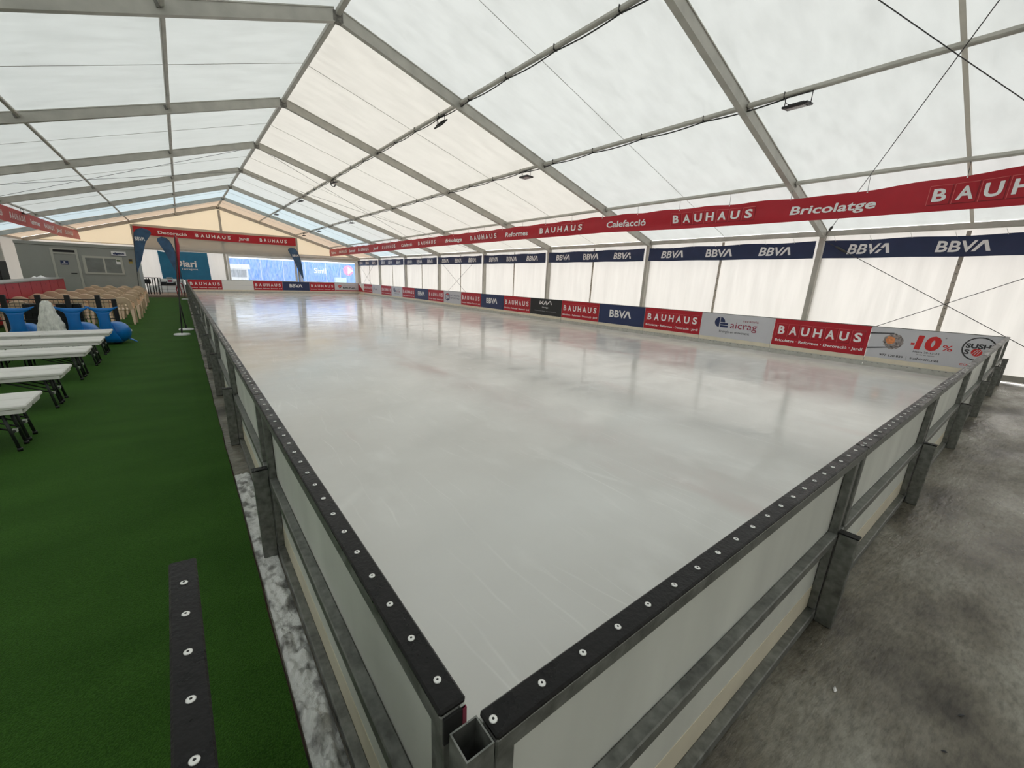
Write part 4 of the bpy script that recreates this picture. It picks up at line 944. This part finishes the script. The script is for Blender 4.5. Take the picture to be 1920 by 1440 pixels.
t = thing('black_rack', 'small black rack beside the cabin behind the slim posts', 'rack', (-2.2,33.0,.13))
MB().box((0,0,.60),(.40,.3,.86),M_BLACK,.01).build('shelf_box', t); MB().box((0,0,.93),(.9,.05,.97),M_BLACK).build('rail', t)
for x in (.02,.86): MB().box((x,0,0),(x+.03,.04,.95),M_BLACK).build('leg', t)
t = thing('mesh_barrier', 'thin black wire barrier at the end of the turf', 'barrier', (-1.45,31.9,.13))
for x in (0,.42,.85,1.2): MB().tube([(x,0,0),(x,0,.78)], .009, M_BLACK, 6).build('post', t)
r = MB()
for z in (.12,.32,.52,.76): r.tube([(0,0,z),(1.2,0,z)], .007, M_BLACK, 6)
r.build('rail', t)
sg = Sign((.46,-.012,.70),(1,0,0),(0,0,1),(0,-1,0)); sg.rect(0,0,.30,.32,M_GREYP); sg.rect(.03,.24,.27,.28,mat('green_print',(.1,.14,.06),.5),2); sg.rect(.06,.05,.24,.15,M_CRIM,2); sg.build('notice', t)
t = thing('red_skate_stand', 'red tubular stand beside the rink boards at the end of the turf', 'stand', (-.42,31.3,.02))
MB().tube([(-.18,0,.45),(-.1,0,.68),(.0,0,.82),(.1,0,.80),(.15,0,.68)], .028, M_FLAGR, 8).build('top_hoop', t)
for pts in ([(-.18,0,.45),(-.12,.0,.03)],[(.15,0,.70),(.2,.0,.03)],[(.0,.25,.75),(.05,.3,.03)]): MB().tube(pts, .024, M_FLAGR, 8).build('leg', t)
MB().box((-.14,-.03,.02),(.22,.3,.06),M_FLAGR,.01).build('foot_frame', t)

# ------------------------------------------------------------------ outside the clear windows
t = thing('blue_hoarding', 'long blue hoarding outside behind the clear windows', 'hoarding', (0,48.,-.03))
MB().box((-2,0,0),(22,.15,2.86),M_BLUEW).build('board', t)
sg = Sign((0,-.01,0),(1,0,0),(0,0,1),(0,-1,0)); sg.text('Smil', 11.2, 1.75, 1.2, .5, M_WHITE, .01); sg.disc(14.8, 2.15, .55, M_PINK); sg.poly([(14.75,1.75),(15.35,2.1),(14.75,2.55)], M_WHITE, 2)
for x in (6.2,8.2,10.3,12.4,13.9): sg.rect(x,.1,x+.05,2.84,M_GREYP)
sg.build('print', t)
t = thing('ticket_booth', 'small white booth with a dark window outside the left clear window', 'booth', (2.2,44,-.03))
MB().box((0,0,0),(2.42,2.0,1.85),M_WPAINT,.01).build('shell', t); MB().box((-.1,-.15,1.85),(2.6,2.1,2.25),M_WPAINT,.03).build('roof', t); MB().box((1.15,-.012,1.15),(2.3,-.001,1.78),M_GLASS).build('pane', t)
t = thing('white_crates', 'pale boxes standing outside the right clear window', 'crate', (13.1,47.0,-.03))
MB().box((0,0,0),(1.15,.6,1.35),mat('pale_green_box',(.45,.62,.55),.6),.02).build('box', t)

# ------------------------------------------------------------------ litter on the concrete
def bit(x, y, l_, wd_, rz, m, lab, cat, name):
    mb = MB(); mb.grid(lambda u,v: V(((u-.5)*l_, (v-.5)*wd_*(1-.8*abs(u-.5)*2), .004+.006*math.sin(u*3)*abs(math.sin(v*3)))), 6, 4, m, True)
    o = mb.build(name); o.location = (x,y,0); o.rotation_euler = (0,0,rz); tag(o, lab, cat)
bit(1.74,-.25,.035,.016,.2,M_WHITE,'small white paper scrap on the wet concrete','litter','paper_scrap')
bit(2.04,-.60,.03,.010,-.6,M_INK,'black leaf scrap on the concrete at the lower right','litter','leaf_scrap')
bit(1.78,-.58,.02,.008,-1.0,M_INK,'tiny black crumb on the concrete near the bottom edge','litter','dark_crumb')
